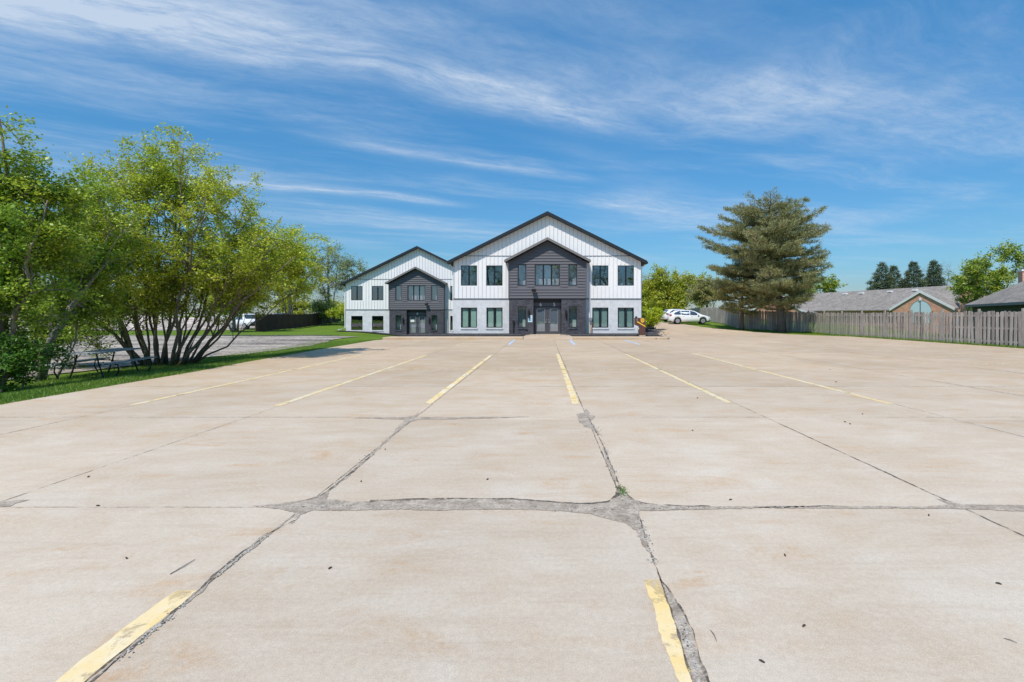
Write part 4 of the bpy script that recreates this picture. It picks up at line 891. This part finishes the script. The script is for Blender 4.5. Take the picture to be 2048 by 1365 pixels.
tree('maple_tree', (37.5, 41.5), 'bright green young maple in front of the long grey roof at the right edge', [((37.2,41.5,4.4),(2.6,2.3,1.8)), ((40.6,42.5,5.4),(2.6,2.3,2.2))], [((0,0),(36.6,41.5,5.6),0.10), ((.2,0),(38.2,41.5,6.4),0.10), ((.4,0),(40.2,42,7.2),0.10), ((-.2,0),(35.4,41.4,4.8),0.07), ((.6,0),(42.2,42.5,7.6),0.08)],
     M['leaf_m'], M['bark'], 15000, 0.17, 12, 6, 0.30, sd_=57)
tree('bare_tree', (78.0, 95.0), 'bare grey tree between the last spruce and the maple', [((78,95,7.5),(4,3,5))], [((0,0),(77,95,12),0.14), ((0,0),(80,95,11),0.12), ((0,0),(75.5,95,10),0.1)], None, M['twig'], 0, 0.1, 18, 8, 0.5, sd_=58)
tree('shrub', (9.9, 45.6), 'bright lime green shrub at the right corner of the near office', [((10.25,45.4,1.5),(0.95,0.9,1.05))], [((rnd.gauss(0,.2), rnd.gauss(0,.2)), (10.2+rnd.gauss(0,.5), 45.4+rnd.gauss(0,.4), rnd.uniform(1.4,2.3)), 0.025) for _ in range(8)],
     M['leaf_lime'], M['bark'], 7500, 0.10, 8, 4, 0.16, sd_=70, cat='shrub', low=0.6)
tree('shrub', (8.9, 46.5), 'dark green shrub against the office corner beside the lime shrub', [((8.95,46.3,1.5),(0.85,0.8,1.2))], [((rnd.gauss(0,.2), rnd.gauss(0,.2)), (8.9+rnd.gauss(0,.4), 46.4+rnd.gauss(0,.3), rnd.uniform(1.4,2.3)), 0.025) for _ in range(7)],
     M['leaf_dark'], M['bark'], 7000, 0.10, 8, 4, 0.18, sd_=71, cat='shrub', low=0.5)

def pine(name, base, label, hgt, prof, dens, m, lean=(0, 0), zlow=0.12, trunk_r=0.30, tuft=0.24, wd=0.035, sd_=1, per=9, droop=0.0, group=None, lead=False):
    global rnd
    rnd = random.Random(sd_); bz = H(*base[:2]) if len(base) < 3 else base[2]; root = empty(name, (base[0], base[1], bz), label, 'tree', group)
    ax = lambda z: Vector((base[0]+lean[0]*(z/hgt)**1.3, base[1]+lean[1]*(z/hgt), bz+z))
    zs_ = [hgt*i/12 for i in range(13)]
    MB().tube([ax(z) - Vector((0,0,0.15 if z == 0 else 0)) for z in zs_], [trunk_r*(1-0.85*(z/hgt)**0.9)*(1.35 if z == 0 else 1) for z in zs_], 9).build('trunk', M['bark_pine'], root, True)
    br = MB(); P, D = [], []
    nb = int(dens)
    for i in range(nb):
        z = hgt*(zlow+(1-zlow)*((i+rnd.random())/nb)); an = i*2.399+rnd.gauss(0, .3)
        L = np.interp(z, [p[0] for p in prof], [p[1] for p in prof])*rnd.choice((rnd.uniform(0.5, 0.85), rnd.uniform(0.85, 1.1)))
        if lead: L *= 1-0.17*math.cos(an)
        if L < 0.15: L = 0.15
        dr_ = Vector((math.cos(an), math.sin(an), 0)); a = ax(z); rise = (0.14-droop)*L+rnd.gauss(0, (.17 if not droop else .05)*L)
        e = a+dr_*L+Vector((0, 0, rise)); cv = curve(a, e, (0, 0, -0.06*L), 7, 0.03*L**0.5)
        br.tube(cv, [max(0.008, 0.02+0.016*L)*(1-0.85*k/7) for k in range(8)], 4, False)
        ns = max(3, int(L*5.5))
        for j in range(ns):
            t_ = 0.28+0.72*(j+rnd.random())/ns; k = min(6, int(t_*7)); p = cv[k].lerp(cv[k+1], t_*7-k if t_ < 1 else 1)
            sgn = 1 if j % 2 else -1; sd2 = Vector((-dr_.y, dr_.x, 0))*sgn
            l2 = L*0.34*(1.15-t_)+0.28; f = p+(dr_*0.55+sd2*rnd.uniform(.4, 1.1)+Vector((0,0,rnd.uniform(-.1, .4)-droop*1.2))).normalized()*l2*rnd.uniform(.6, 1.2)
            br.tube([p, f], [0.012, 0.004], 3, False); nt_ = max(2, int(l2/tuft*1.7))
            for q in range(nt_):
                pp = p.lerp(f, (q+1)/nt_); P.append(tuple(pp)); D.append(tuple((f-p).normalized()*0.7+Vector((0,0,0.55-droop))))
        P.append(tuple(e)); D.append(tuple(dr_+Vector((0,0,.5))))
    if lead:                                                       # a second leader standing up on the right
        a = ax(hgt*0.72); e = a+Vector((2.9, 0, 3.6)); cv = curve(a, e, (0, 0, -0.3), 9, 0.08); br.tube(cv, [0.10*(1-0.85*k/9) for k in range(10)], 5, False)
        for k in range(3, 10):
            for q in range(7):
                f = cv[k]+Vector((rnd.gauss(0, .55), rnd.gauss(0, .55), rnd.gauss(.1, .3)))*(1.25-0.09*k); br.tube([cv[k], f], [0.014, 0.004], 3, False)
                for t_ in (.4, .7, 1): P.append(tuple(cv[k].lerp(f, t_))); D.append((f.x-cv[k].x, f.y-cv[k].y, .6))
    P.append(tuple(ax(hgt))); D.append((0,0,1))
    br.build('branches', M['bark_pine'], root)
    P = np.repeat(np.array(P), per, axis=0); D = np.repeat(np.array(D), per, axis=0); rg = np.random.default_rng(sd_)
    P = P+rg.normal(size=P.shape)*tuft*0.28; D = D+rg.normal(size=D.shape)*0.55
    blades('crown', P, D, tuft, wd, m, root, sd_); return root
pine('pine_tree', (21.2, 43.0), 'tall broad pine with a thick trunk in front of the grey fence', 11.3, [(1.5,1.9),(3,3.6),(4.8,4.7),(6.5,5.2),(8.3,4.7),(9.7,3.8),(10.9,2.9),(11.3,1.6)], 150, M['needle'], (-1.2, 0), 0.17, 0.36, 0.26, 0.042, 4, 9, lead=True)
pine('pine_tree', (18.8, 45.8), 'shorter olive pine with a slim trunk left of the tall broad pine', 6.2, [(1.2,1.2),(2.2,2.4),(3.5,2.9),(5,2.3),(6.2,0.6)], 60, M['needle_y'], (0.1, 0), 0.24, 0.2, 0.24, 0.042, 6, 9)
for k, (px, py, Y_, wd_, lb) in enumerate(((1764, 527, 92, 1.0, 'leftmost and widest of the spruces rising above the grey roof'), (1787, 533, 96, 0.9, 'second spruce from the left above the grey roof, merged with its neighbour'),
                           (1827, 525, 92, 0.95, 'third spruce from the left standing above the brick gable'), (1868, 523, 94, 0.9, 'rightmost spruce beside the bare grey tree'))):
    X_ = (px-PX)/F*Y_; ht = 1.6+(PY-py)/F*Y_
    pine('spruce_tree', (X_, Y_, 0), lb, ht, [(0.5,(4.4+0.5*(k%2))*wd_),(2,4.3*wd_),(5,(3.5-0.3*k)*wd_),(8,2.1*wd_),(ht-1,0.7),(ht,0.1)], 96+8*k, M['needle_b'], (0,0), 0.15, 0.2, 0.42, 0.10, 80+k, 6, 0.22, 'spruces above the grey roof')
# trees behind the camera that the panes mirror
for k, (X_, Y_, lf) in enumerate(((-12, -34, 1), (-3, -40, 0), (6, -36, 1), (15, -42, 0), (-22, -40, 0), (25, -38, 1))):
    tree('street_tree', (X_, Y_), ['leafy roadside tree mirrored in the near office, left of its middle','bare roadside tree mirrored near the middle of the office front','leafy roadside tree mirrored right of the office doors','bare roadside tree mirrored at the right windows','bare roadside tree mirrored in the farther office','leafy roadside tree farthest right among those mirrored'][k], [((X_, Y_, 9.0),(6.0,4,7.0))], [((0,0),(X_-.6,Y_,15.0),0.24), ((.1,0),(X_+3.4,Y_,13),0.18), ((-.1,0),(X_-3.6,Y_,12.4),0.18)],
         M['leaf_b'], M['bark'], 3200 if lf else 300, 0.35, 20, 8, 0.7, sd_=90+k, group='roadside trees mirrored in the office windows')
tag(MB().box(-60, 60, -47, -45, 0, 3.2).build('hedge', M['leaf_dark']), 'dark hedge across the road, mirrored in the lower office windows', 'hedge')

# short grass blades beside the lot and along the fence
N = 70000; rg = np.random.default_rng(2)
yy = 8.5+rg.random(N)**1.5*24; xx = np.interp(yy, [8, 13.8, 16.8, 25.7, 31.4], [-9.74, -9.9, -10.2, -10.66, -10.9])-rg.random(N)**1.2*4.4+rg.normal(size=N)*0.055
zz_ = np.array([H(a, b) for a, b in zip(xx, yy)])-0.03
D = rg.normal(size=(N, 3))*0.45; D[:, 2] = 1
g1 = blades('grass', np.stack([xx, yy, zz_], 1), D, 0.075, 0.016, M['blade'], None); tag(g1, 'bright short grass growing along the left edge of the lot', 'grass', kind='stuff')
N = 9000; yy = 14+rg.random(N)*29; xx = 23.28+rg.normal(size=N)*0.10; zz_ = np.array([H(a, b) for a, b in zip(xx, yy)])-0.03
D = rg.normal(size=(N, 3))*0.35; D[:, 2] = 1
tag(blades('grass', np.stack([xx, yy, zz_], 1), D, 0.16, 0.025, M['blade'], None), 'weeds and grass along the foot of the grey picket fence', 'grass', kind='stuff')
a = G(1243, 984); N = 110; P = np.stack([a[0]+rg.normal(size=N)*0.02, a[1]+rg.normal(size=N)*0.06, np.full(N, 0.003)], 1); D = rg.normal(size=(N, 3))*0.7; D[:, 2] = 0.7
tag(blades('weed', P, D, 0.035, 0.006, M['leaf_under'], None), 'small weeds sprouting where two slab joints cross', 'weed', kind='stuff')
# grey rocks along the far edge of the drive
chips('rock', [(-27,38.6,-20,37.3,0.4),(-22,37.4,-17,39.3,0.35)], 500, 0.055, M['stone_d'], None, 'dark broken stones strewn along the drive edge below the brown fence', 'rocks')

# ------------------------------------------------------------------ picnic table
pt = empty('picnic_table', (-13.6, 15.0, -0.25), 'silvery plank picnic table with two benches under the trees', 'picnic table')
axd = Vector((-0.22, 0.975, 0)).normalized(); axn = Vector((axd.y, -axd.x, 0)); pc = Vector((-13.6, 15.0, -0.25))
def plank_set(nm, off, z, wtot, nn):
    mb = MB(); w_ = wtot/nn
    for i in range(nn):
        c_ = pc+axn*(off+(i-(nn-1)/2)*w_)+Vector((0,0,z)); mb.obox(c_, axd, axn, 1.2, w_/2-0.006, 0.02)
    return mb.build(nm, M['table'], pt)
plank_set('tabletop', 0, 0.74, 0.72, 5); plank_set('bench', 0.68, 0.44, 0.25, 2); plank_set('bench', -0.68, 0.44, 0.25, 2)
for e in (-0.85, 0.85):
    c_ = pc+axd*e
    for s_ in (-1, 1):
        mb = MB(); q = lambda n_, z_: tuple(c_+axn*n_*s_+Vector((0,0,z_)))
        mb.tube([q(0.24, 0.71), q(0.30, 0.40), q(0.42, 0.0)], 0.022, 6); mb.tube([q(0.30, 0.38), q(0.66, 0.41)], 0.02, 6); mb.tube([q(0.62, 0.41), q(0.78, 0.38), q(0.80, 0.20), q(0.70, 0.0)], 0.02, 6)
        mb.build('leg', M['black'], pt)
    MB().tube([c_+axn*-0.33+Vector((0,0,.36)), c_+axn*0.33+Vector((0,0,.36))], 0.018, 6).build('crossbar', M['black'], pt)

# ------------------------------------------------------------------ parcel drop box
db = empty('drop_box', (6.85, 33.5, 0.15), 'brown parcel drop box with gold shield emblem and yellow slanting bar by the office corner', 'drop box')
Y0 = 33.5
boxo('plinth', M['curb'], db, 6.62, 7.04, Y0-0.22, Y0+0.22, 0.10, 0.22)
body = boxo('cabinet', M['brown_box'], db, 6.63, 7.03, Y0-0.2, Y0+0.2, 0.22, 1.42)
MB().prism([(6.33,0.95),(6.63,0.83),(6.63,1.425),(6.33,1.425)], lambda p, s_: (p[0], Y0-0.185 if s_ else Y0+0.18, p[1])).build('chute', M['brown_box'], db)
boxo('hinge_lid', M['black'], db, 6.38, 6.50, Y0-0.1, Y0+0.1, 1.426, 1.52)
mb = MB(); mb.prism([(6.44,1.12),(6.49,1.19),(7.04,0.86),(7.04,0.78)], lambda p, s_: (p[0], Y0-0.215 if s_ else Y0-0.201, p[1])); mb.build('stripe', M['gold'], db)
sh = [(6.70,1.36),(6.77,1.39),(6.83,1.40),(6.89,1.39),(6.96,1.36),(6.96,1.22),(6.93,1.15),(6.83,1.08),(6.73,1.15),(6.70,1.22)]
em = MB().prism(sh, lambda p, s_: (p[0], Y0-0.212 if s_ else Y0-0.201, p[1])).build('emblem', M['gold'], db)
mb = MB(); mb.prism([(6.715,1.30),(6.77,1.335),(6.86,1.345),(6.945,1.33),(6.945,1.315),(6.86,1.325),(6.77,1.31),(6.715,1.28)], lambda p, s_: (p[0], Y0-0.216 if s_ else Y0-0.2121, p[1])); mb.build('emblem_arc', M['brown_box'], em)
text_mesh('emblem_letters', 'ups', 0.13, (6.83, Y0-0.214, 1.20), M['brown_box'], em, 0.002)
text_mesh('chute_mark', 'J', 0.14, (6.46, Y0-0.188, 1.28), M['white_trim'], db, 0.002)
boxo('latch', M['cream'], db, 6.50, 6.615, Y0-0.12, Y0-0.02, 0.62, 0.74)
MB().tube([(6.56, Y0-0.07, 0.12), (6.56, Y0-0.07, 0.62)], 0.03, 6).build('support_post', M['grey_metal'], db)
MB().tube([(6.5, 33.3, 0.14), (6.5, 33.3, 0.30)], 0.05, 8).build('foot', M['black'], db)
tag(MB().tube([(7.35, 31.49, 0.075), (7.35, 31.6, 0.075)], 0.035, 10).build('drain_outlet', M['black']), 'small black drain hole in the face of the kerb', 'drain')

# ------------------------------------------------------------------ cars (built along +X, origin under the middle)
def car_body(L, st, name, root, m, arch=(0.9, -0.0)):
    """st: stations (x, zbottom, zbelt, ztop, half width bottom, belt, top)"""
    vs, fs = [], []; rows = 12; n = len(st)
    for (x, zb_, zm, zt_, wb, wm, wt) in st:
        half = [(0, zb_), (wb*0.9, zb_), (wb, zb_+0.05), (wm*1.0, (zb_+zm)/2), (wm, zm), (wm*0.985, zm+0.03), (wm+(wt-wm)*0.55, zm+(zt_-zm)*0.55), (wt, zt_-min(0.09, (zt_-zm)*0.3)), (wt*0.82, zt_-0.012), (0, zt_)]
        ring = [(x, -y, z) for y, z in half] + [(x, y, z) for y, z in half[-2:0:-1]]
        vs += ring; rows = len(ring)
    for i in range(n-1):
        for k in range(rows): fs.append((i*rows+k, (i+1)*rows+k, (i+1)*rows+(k+1) % rows, i*rows+(k+1) % rows))
    fs.append(tuple(range(rows))); fs.append(tuple((n-1)*rows+k for k in range(rows))[::-1])
    return mesh_obj(name, vs, fs, m, root, True)
def wheel(root, x, y, r, s_):
    mb = MB(); mb.tube([(x, y-0.10, r), (x, y-0.085, r), (x, y+0.085, r), (x, y+0.10, r)], [r*0.93, r, r, r*0.93], 22)
    w_ = mb.build('wheel', M['tyre'], root, False)
    mb = MB(); yo = y+s_*0.098; mb.tube([(x, yo, r), (x, yo+s_*0.008, r)], r*0.66, 18)
    mb.build('rim', M['rim'], w_)
    mb = MB()
    for k in range(5):
        an = k*1.2566; mb.obox((x+math.cos(an)*r*0.36, yo+s_*0.012, r+math.sin(an)*r*0.36), (math.cos(an), 0, math.sin(an)), (0, 1, 0), r*0.27, 0.008, 0.03)
    mb.build('spokes', M['grey_metal'], w_)
def hatch(loc, heading, label, m, group):
    root = bpy.data.objects.new('parked_car', None); C.objects.link(root); WL[root.name] = Vector((0,0,0)); tag(root, label, 'car', group)
    T = lambda x: x
    zt = lambda x: np.interp(x, [-2.25,-2.15,-1.95,-1.6,-1.2,-0.6,0.0,0.5,0.9,1.35,1.8,2.1,2.25], [0.85,1.0,1.22,1.44,1.50,1.52,1.50,1.42,1.22,1.00,0.90,0.78,0.62])
    zm = lambda x: np.interp(x, [-2.25,-2.0,-1.2,0,0.9,1.5,2.25], [0.80,0.96,0.95,0.90,0.88,0.86,0.58])
    wt = lambda x: np.interp(x, [-2.25,-1.9,-1.2,0,0.6,1.0,1.5,2.25], [0.66,0.60,0.60,0.61,0.62,0.70,0.70,0.52])
    wm = lambda x: np.interp(x, [-2.25,-2.05,-1.6,0,1.5,2.0,2.25], [0.72,0.84,0.90,0.91,0.90,0.82,0.58])
    def zb_(x):
        z = 0.22+0.10*(abs(x) > 2.0)
        for c_ in (-1.32, 1.36):
            d = abs(x-c_)
            if d < 0.41: z = max(z, 0.30+math.sqrt(max(0, 0.41**2-d**2)))
        return z
    xs_ = sorted(set([-2.25,-2.2,-2.1,-1.95,-1.8,-1.735,-1.73,-1.6,-1.45,-1.32,-1.19,-1.04,-0.915,-0.91,-0.7,-0.4,0,0.3,0.5,0.7,0.9,0.945,0.95,1.07,1.2,1.36,1.5,1.65,1.765,1.77,1.9,2.05,2.17,2.25]))
    st = [(x, zb_(x), float(zm(x)), max(float(zt(x)), float(zm(x))+0.02), float(wm(x))*0.97, float(wm(x)), float(wt(x))) for x in xs_]
    b = car_body(4.5, st, 'body', root, m)
    mbk = MB().box(-2.1, 2.05, -0.78, 0.78, 0.2, 0.62).build('underbody', M['black'], root)
    def side(x, t_, s_):
        a, c_ = float(zm(x)), float(zt(x)); w0, w1 = float(wm(x))*0.985, float(wt(x))
        if t_ <= .55: y = w0+(w0+(w1-w0)*.55-w0)*t_/.55
        else: y = w0+(w1-w0)*.55+((w1)-(w0+(w1-w0)*.55))*(t_-.55)/.35
        return (x, s_*(y+0.012), a+0.03+(c_-a-0.03)*t_)
    for s_ in (-1, 1):
        for pts in ([(-1.85,.12),(-1.55,.62),(-1.2,.84),(-0.98,.86),(-0.98,.05),(-1.6,.05)], [(-0.92,.05),(-0.92,.86),(-0.4,.87),(-0.06,.87),(-0.06,.05)], [(0,.05),(0,.87),(0.3,.86),(0.55,.80),(0.85,.45),(1.0,.12),(0.9,.05)]):
            vs = [side(x, t_, s_) for x, t_ in pts]
            if s_ > 0: vs = vs[::-1]
            MB().poly(vs).build('side_window', M['glass_car'], root)
        boxo('tail_lamp', M['tail'], root, -2.19, -1.93, s_*0.80-0.06, s_*0.80+0.075, 0.90, 1.04)
        boxo('headlight', M['lens'], root, 1.88, 2.14, s_*0.68-0.07, s_*0.68+0.06, 0.68, 0.80)
        boxo('mirror', m, root, 0.78, 0.94, s_*0.95-0.08, s_*0.95+0.08, 0.95, 1.08)
        for x in (-0.7, 0.2): boxo('door_handle', m, root, x-0.09, x+0.09, s_*0.915-0.02, s_*0.915+0.02, 0.84, 0.87)
        for x in (-1.32, 1.36): wheel(root, x, s_*0.80, 0.335, s_)
    MB().quad((-2.16,-0.55,1.03),(-2.16,0.55,1.03),(-1.72,0.50,1.405),(-1.72,-0.50,1.405)).build('rear_window', M['glass_car'], root)
    MB().quad((1.20,-0.60,1.06),(1.20,0.60,1.06),(0.56,0.54,1.425),(0.56,-0.54,1.425)).build('windshield', M['glass_car'], root)
    boxo('number_plate', M['white_trim'], root, -2.29, -2.26, -0.18, 0.18, 0.62, 0.74)
    root.location = loc; root.rotation_euler = (0, 0, heading); return root
hatch((16.15, 53.6, H(16.2, 53.6)+0.02), R(-8), 'nearer of the two white hatchback cars on the drive, seen fully from the side', M['carpaint'], 'white cars parked on the drive')
hatch((16.1, 57.2, H(16, 57.2)+0.05), R(16), 'farther white car half hidden between the lime shrub and the nearer car', M['carpaint'], 'white cars parked on the drive')
hatch((-39.3, 73.5, H(-39, 73)+0.40), R(80), 'slate coloured car whose roof shows over the brown fence', M['carpaint_g'], None)
# white pickup on the yard
pk = bpy.data.objects.new('pickup_truck', None); C.objects.link(pk); WL[pk.name] = Vector((0,0,0)); tag(pk, 'white pickup truck parked on the gravel yard beside the brown fence', 'pickup')
st = [(x, zb2, zm2, zt2, wm2*0.97, wm2, wt2) for x, zb2, zm2, zt2, wm2, wt2 in ((-2.8,0.6,1.1,1.15,0.95,0.9),(-2.7,0.45,1.1,1.16,1.0,0.95),(-0.9,0.45,1.1,1.16,1.0,0.95),(-0.85,0.45,1.12,1.85,1.0,0.78),(-0.5,0.45,1.12,1.92,1.0,0.8),(0.5,0.45,1.12,1.92,1.0,0.8),(0.8,0.45,1.12,1.85,1.0,0.8),(1.35,0.45,1.1,1.28,1.0,0.9),(2.6,0.45,1.0,1.16,0.98,0.86),(2.8,0.5,0.9,1.0,0.9,0.8))]
car_body(5.6, st, 'body', pk, M['carpaint'])
MB().quad((1.36,-0.72,1.30),(1.36,0.72,1.30),(0.86,0.68,1.82),(0.86,-0.68,1.82)).build('windshield', M['glass_car'], pk)
boxo('bumper', M['black'], pk, 2.74, 2.90, -0.9, 0.9, 0.42, 0.66); boxo('grille', M['black'], pk, 2.80, 2.84, -0.5, 0.5, 0.72, 0.95)
for s_ in (-1, 1):
    MB().poly([(-0.78,s_*0.985,1.18),(1.15,s_*0.985,1.18),(0.78,s_*0.86,1.78),(-0.7,s_*0.86,1.78)]).build('side_window', M['glass_car'], pk)
    boxo('headlight', M['lens'], pk, 2.72, 2.85, s_*0.72-0.12, s_*0.72+0.12, 0.74, 0.92)
    for x in (-1.8, 1.75): wheel(pk, x, s_*0.92, 0.40, s_)
pk.location = (-37.2, 60.5, H(-37, 60)+0.0); pk.rotation_euler = (0, 0, R(-35))

# ------------------------------------------------------------------ houses beyond the fence
hs = empty('brick_house', (42, 55, 0), 'long low brick house with a grey shingle roof and arched window beyond the fence', 'house')
ud = Vector((-0.205, 0.979, 0)); un = Vector((-0.979, -0.205, 0)); up_ = Vector((0, 0, 1))
R1 = Vector((47.0, 52.6, 5.0)); R2 = Vector((41.7, 78.0, 5.0))
mb = MB(); dn = un*6.2-up_*2.75; bk = -un*6.2-up_*2.75; th = up_*0.12
mb.quad(R1, R1+dn, R2+dn, R2); mb.quad(R1, R2, R2+bk, R1+bk); mb.quad(R1+dn, R1+dn-th, R2+dn-th, R2+dn)
rf = mb.build('roof', M['shingle'], hs)
mb = MB(); f0, f1 = R1+un*5.6+ud*0.3, R2+un*5.6-ud*0.3; b0, b1 = R1-un*5.6+ud*0.3, R2-un*5.6-ud*0.3
for a, b in ((f0, f1), (b1, b0)): mb.quad((a.x,a.y,-0.8),(b.x,b.y,-0.8),(b.x,b.y,2.5),(a.x,a.y,2.5))
for a, b, r_ in ((f1, b1, R2-ud*0.3), (b0, f0, R1+ud*0.3)): mb.poly([(a.x,a.y,-0.8),(b.x,b.y,-0.8),(b.x,b.y,2.45),(r_.x,r_.y,4.85),(a.x,a.y,2.45)])
mb.build('wall', M['brick_red'], hs)
def cross_gable(Np, Fp, ze, za, back, window_):
    Np, Fp = Vector(Np), Vector(Fp); d = (Fp-Np).normalized(); mid = (Np+Fp)/2; fr_ = Vector((d.y, -d.x, 0)); 
    if fr_.dot(un) < 0: fr_ = -fr_
    A = mid+up_*za; N_ = Np+up_*ze; F_ = Fp+up_*ze
    mb = MB(); t2 = up_*0.14
    for e in (N_, F_):
        mb.add([A, e, e-fr_*back, A-fr_*back, A-t2, e-t2, e-fr_*back-t2, A-fr_*back-t2], [(0,1,2,3),(4,7,6,5),(0,4,5,1),(1,5,6,2)])
    r_ = mb.build('gable_roof', M['shingle'], hs)
    mb = MB()
    for e in (N_, F_):
        a2, e2 = A+fr_*0.03+up_*0.03, e+fr_*0.03+up_*0.03
        mb.add([a2, e2, e2-up_*0.26, a2-up_*0.26, a2-fr_*0.025, e2-fr_*0.025, e2-up_*0.26-fr_*0.025, a2-up_*0.26-fr_*0.025], [(0,1,2,3),(4,7,6,5),(0,4,5,1),(3,2,6,7),(1,5,6,2)])
    mb.build('rake_board', M['white_trim'], r_)
    w0 = -fr_*0.10; i = 0.25/(Fp-Np).length
    a_, b_ = Np.lerp(Fp, i)+w0, Fp.lerp(Np, i)+w0; zi = ze+(za-ze)*2*i-0.12
    MB().poly([a_-up_*0.8, b_-up_*0.8, b_+up_*zi, mid+w0+up_*(za-0.14), a_+up_*zi]).build('gable_wall', M['brick_red'], hs)
    if window_:
        c_ = mid+w0+fr_*0.02; rw = 1.15; zc_ = za-2.15
        arc = [(math.cos(math.pi*k/14)*rw, math.sin(math.pi*k/14)*rw) for k in range(15)]
        wn = MB().poly([c_+d*x+up_*(zc_+y) for x, y in arc+[(-rw,-1.2),(rw,-1.2)]]).build('arched_window', M['sign_w'], hs)
        mb = MB()
        for k in range(14):
            p, q = arc[k], arc[k+1]
            mb.add([c_+fr_*0.03+d*p[0]+up_*(zc_+p[1]), c_+fr_*0.03+d*p[0]*1.17+up_*(zc_+p[1]*1.17), c_+fr_*0.03+d*q[0]*1.17+up_*(zc_+q[1]*1.17), c_+fr_*0.03+d*q[0]+up_*(zc_+q[1])], [(0,1,2,3)])
        mb.build('brick_arch', M['brick_red'], wn)
        MB().obox(c_+fr_*0.05+up_*(zc_+rw+0.12), d, fr_, 0.10, 0.04, 0.15).build('keystone', M['white_trim'], wn)
        MB().obox(c_+fr_*0.03+up_*(zc_+0.0), d, fr_, 0.03, 0.02, rw*0.9).build('mullion', M['flash'], wn)
cross_gable((39.2,46.0,0), (37.8,52.7,0), 2.3, 4.13, 6.5, True)
cross_gable((36.4,66.3,0), (33.6,80.0,0), 1.9, 4.5, 7.5, False)
for px, py in ((1690, 586), (1723, 587), (1780, 583), (1830, 580.5)):     # roof vents
    k = (px-PX)/F; t_ = 1.1                                            # on the slope, about a metre below the ridge
    base = R1+un*t_-up_*(t_*2.75/6.2); s2 = (k*base.y-base.x)/(ud.x-k*ud.y); c_ = base+ud*s2
    MB().obox(c_+up_*0.12, ud, un, 0.25, 0.2, 0.10).build('roof_vent', M['white_trim'], rf)
cp = Vector((38.9+1.2, 45.9-0.4, 0)); ch = MB(); ch.obox(cp+up_*2.0, ud, un, 0.55, 0.35, 2.75); ch.build('chimney', M['brick_red'], hs)

h2 = empty('green_house', (31, 30, 0), 'dark green sided house with a hipped grey roof and brick chimney at the right edge', 'house')
C0 = Vector((30.7, 35.2, 2.35)); dd = Vector((-0.447, -0.894, 0)); inn = Vector((0.894, -0.447, 0)); Lh, Wh, sp = 11.0, 10.0, 0.62
a, b = C0, C0+dd*Lh; c_, d_ = b+inn*Wh, a+inn*Wh; p1 = a+dd*Wh/2*0.98+inn*Wh/2+up_*sp*Wh/2; p2 = b-dd*Wh/2*0.98+inn*Wh/2+up_*sp*Wh/2
mb = MB(); mb.quad(a, b, p2, p1); mb.poly([d_, a, p1]); mb.quad(c_, d_, p1, p2); mb.poly([b, c_, p2])
r2 = mb.build('roof', M['shingle'], h2)
mb = MB()
for q, r_ in ((a, b), (b, c_), (c_, d_), (d_, a)): mb.quad(q, r_, r_-up_*0.16, q-up_*0.16)
mb.build('gutter', M['flash'], r2)
mb = MB(); cc = (a+b+c_+d_)/4; co = [cc+(q-cc)*0.93 for q in (a, b, c_, d_)]
for i in range(4): q, r_ = co[i], co[(i+1) % 4]; mb.quad((q.x,q.y,-0.8),(r_.x,r_.y,-0.8),(r_.x,r_.y,2.35),(q.x,q.y,2.35))
mb.build('wall', M['siding_g'], h2)
cq = Vector((32.55, 32.2, 0)); ck = MB().obox(cq+up_*3.2, dd, inn, 0.35, 0.55, 1.35).build('chimney', M['brick_red'], r2)
MB().obox(cq+up_*4.59, dd, inn, 0.41, 0.61, 0.05).build('chimney_cap', M['white_trim'], ck)
MB().obox(cq+up_*4.71, dd, inn, 0.15, 0.15, 0.07).build('flue', M['black'], ck)

# ------------------------------------------------------------------ litter on the concrete
def stick(px0, py0, px1, py1, r, lb):
    a, b = G(px0, py0), G(px1, py1); mb = MB(); mid = ((a[0]+b[0])/2+0.004, (a[1]+b[1])/2, r+0.004)
    mb.tube([(a[0],a[1],r+0.001), mid, (b[0],b[1],r+0.003)], [r*0.8, r, r*0.5], 5); tag(mb.build('twig', M['twig']), lb, 'twig')
stick(340, 1150, 390, 1121, 0.0032, 'long thin straight twig lying left of the yellow line')
stick(1421, 1262, 1433, 1284, 0.0028, 'short forked twig lying right of the crumbled joint')
stick(2008, 1278, 2034, 1288, 0.002, 'thin stalk on the concrete at the right edge')
proto = None
rr_ = random.Random(4)
for (px, py) in ((1570,1112),(1608,1254),(1524,1325),(1858,1032),(1461,1001),(253,1118),(1997,1169),(1690,845),(1700,849),(1725,829),(196,1013),(177,955),(975,960),(1395,797),(1660,740),(1672,765),(770,900),(722,964),(1385,862),(660,1138)):
    a = G(px, py); s_ = 0.011+0.0012*a[1]
    if proto is None:
        mb = MB(); mb.tube([(-1,0,0.25),(-0.6,0.1,0.3),(0.2,0.05,0.4),(0.8,-0.1,0.3),(1.1,-0.1,0.2)], [0.05,0.3,0.36,0.22,0.05], 6); o = mb.build('seed_pod', M['pod']); proto = o
    else: o = proto.copy(); C.objects.link(o)
    tag(o, 'small dark seed pod lying loose on the pale concrete', 'seed pod', 'seed pods scattered over the lot')
    o.location = (a[0], a[1], 0.002); o.scale = (s_, s_, s_); o.rotation_euler = (0, 0, rr_.random()*6.28)
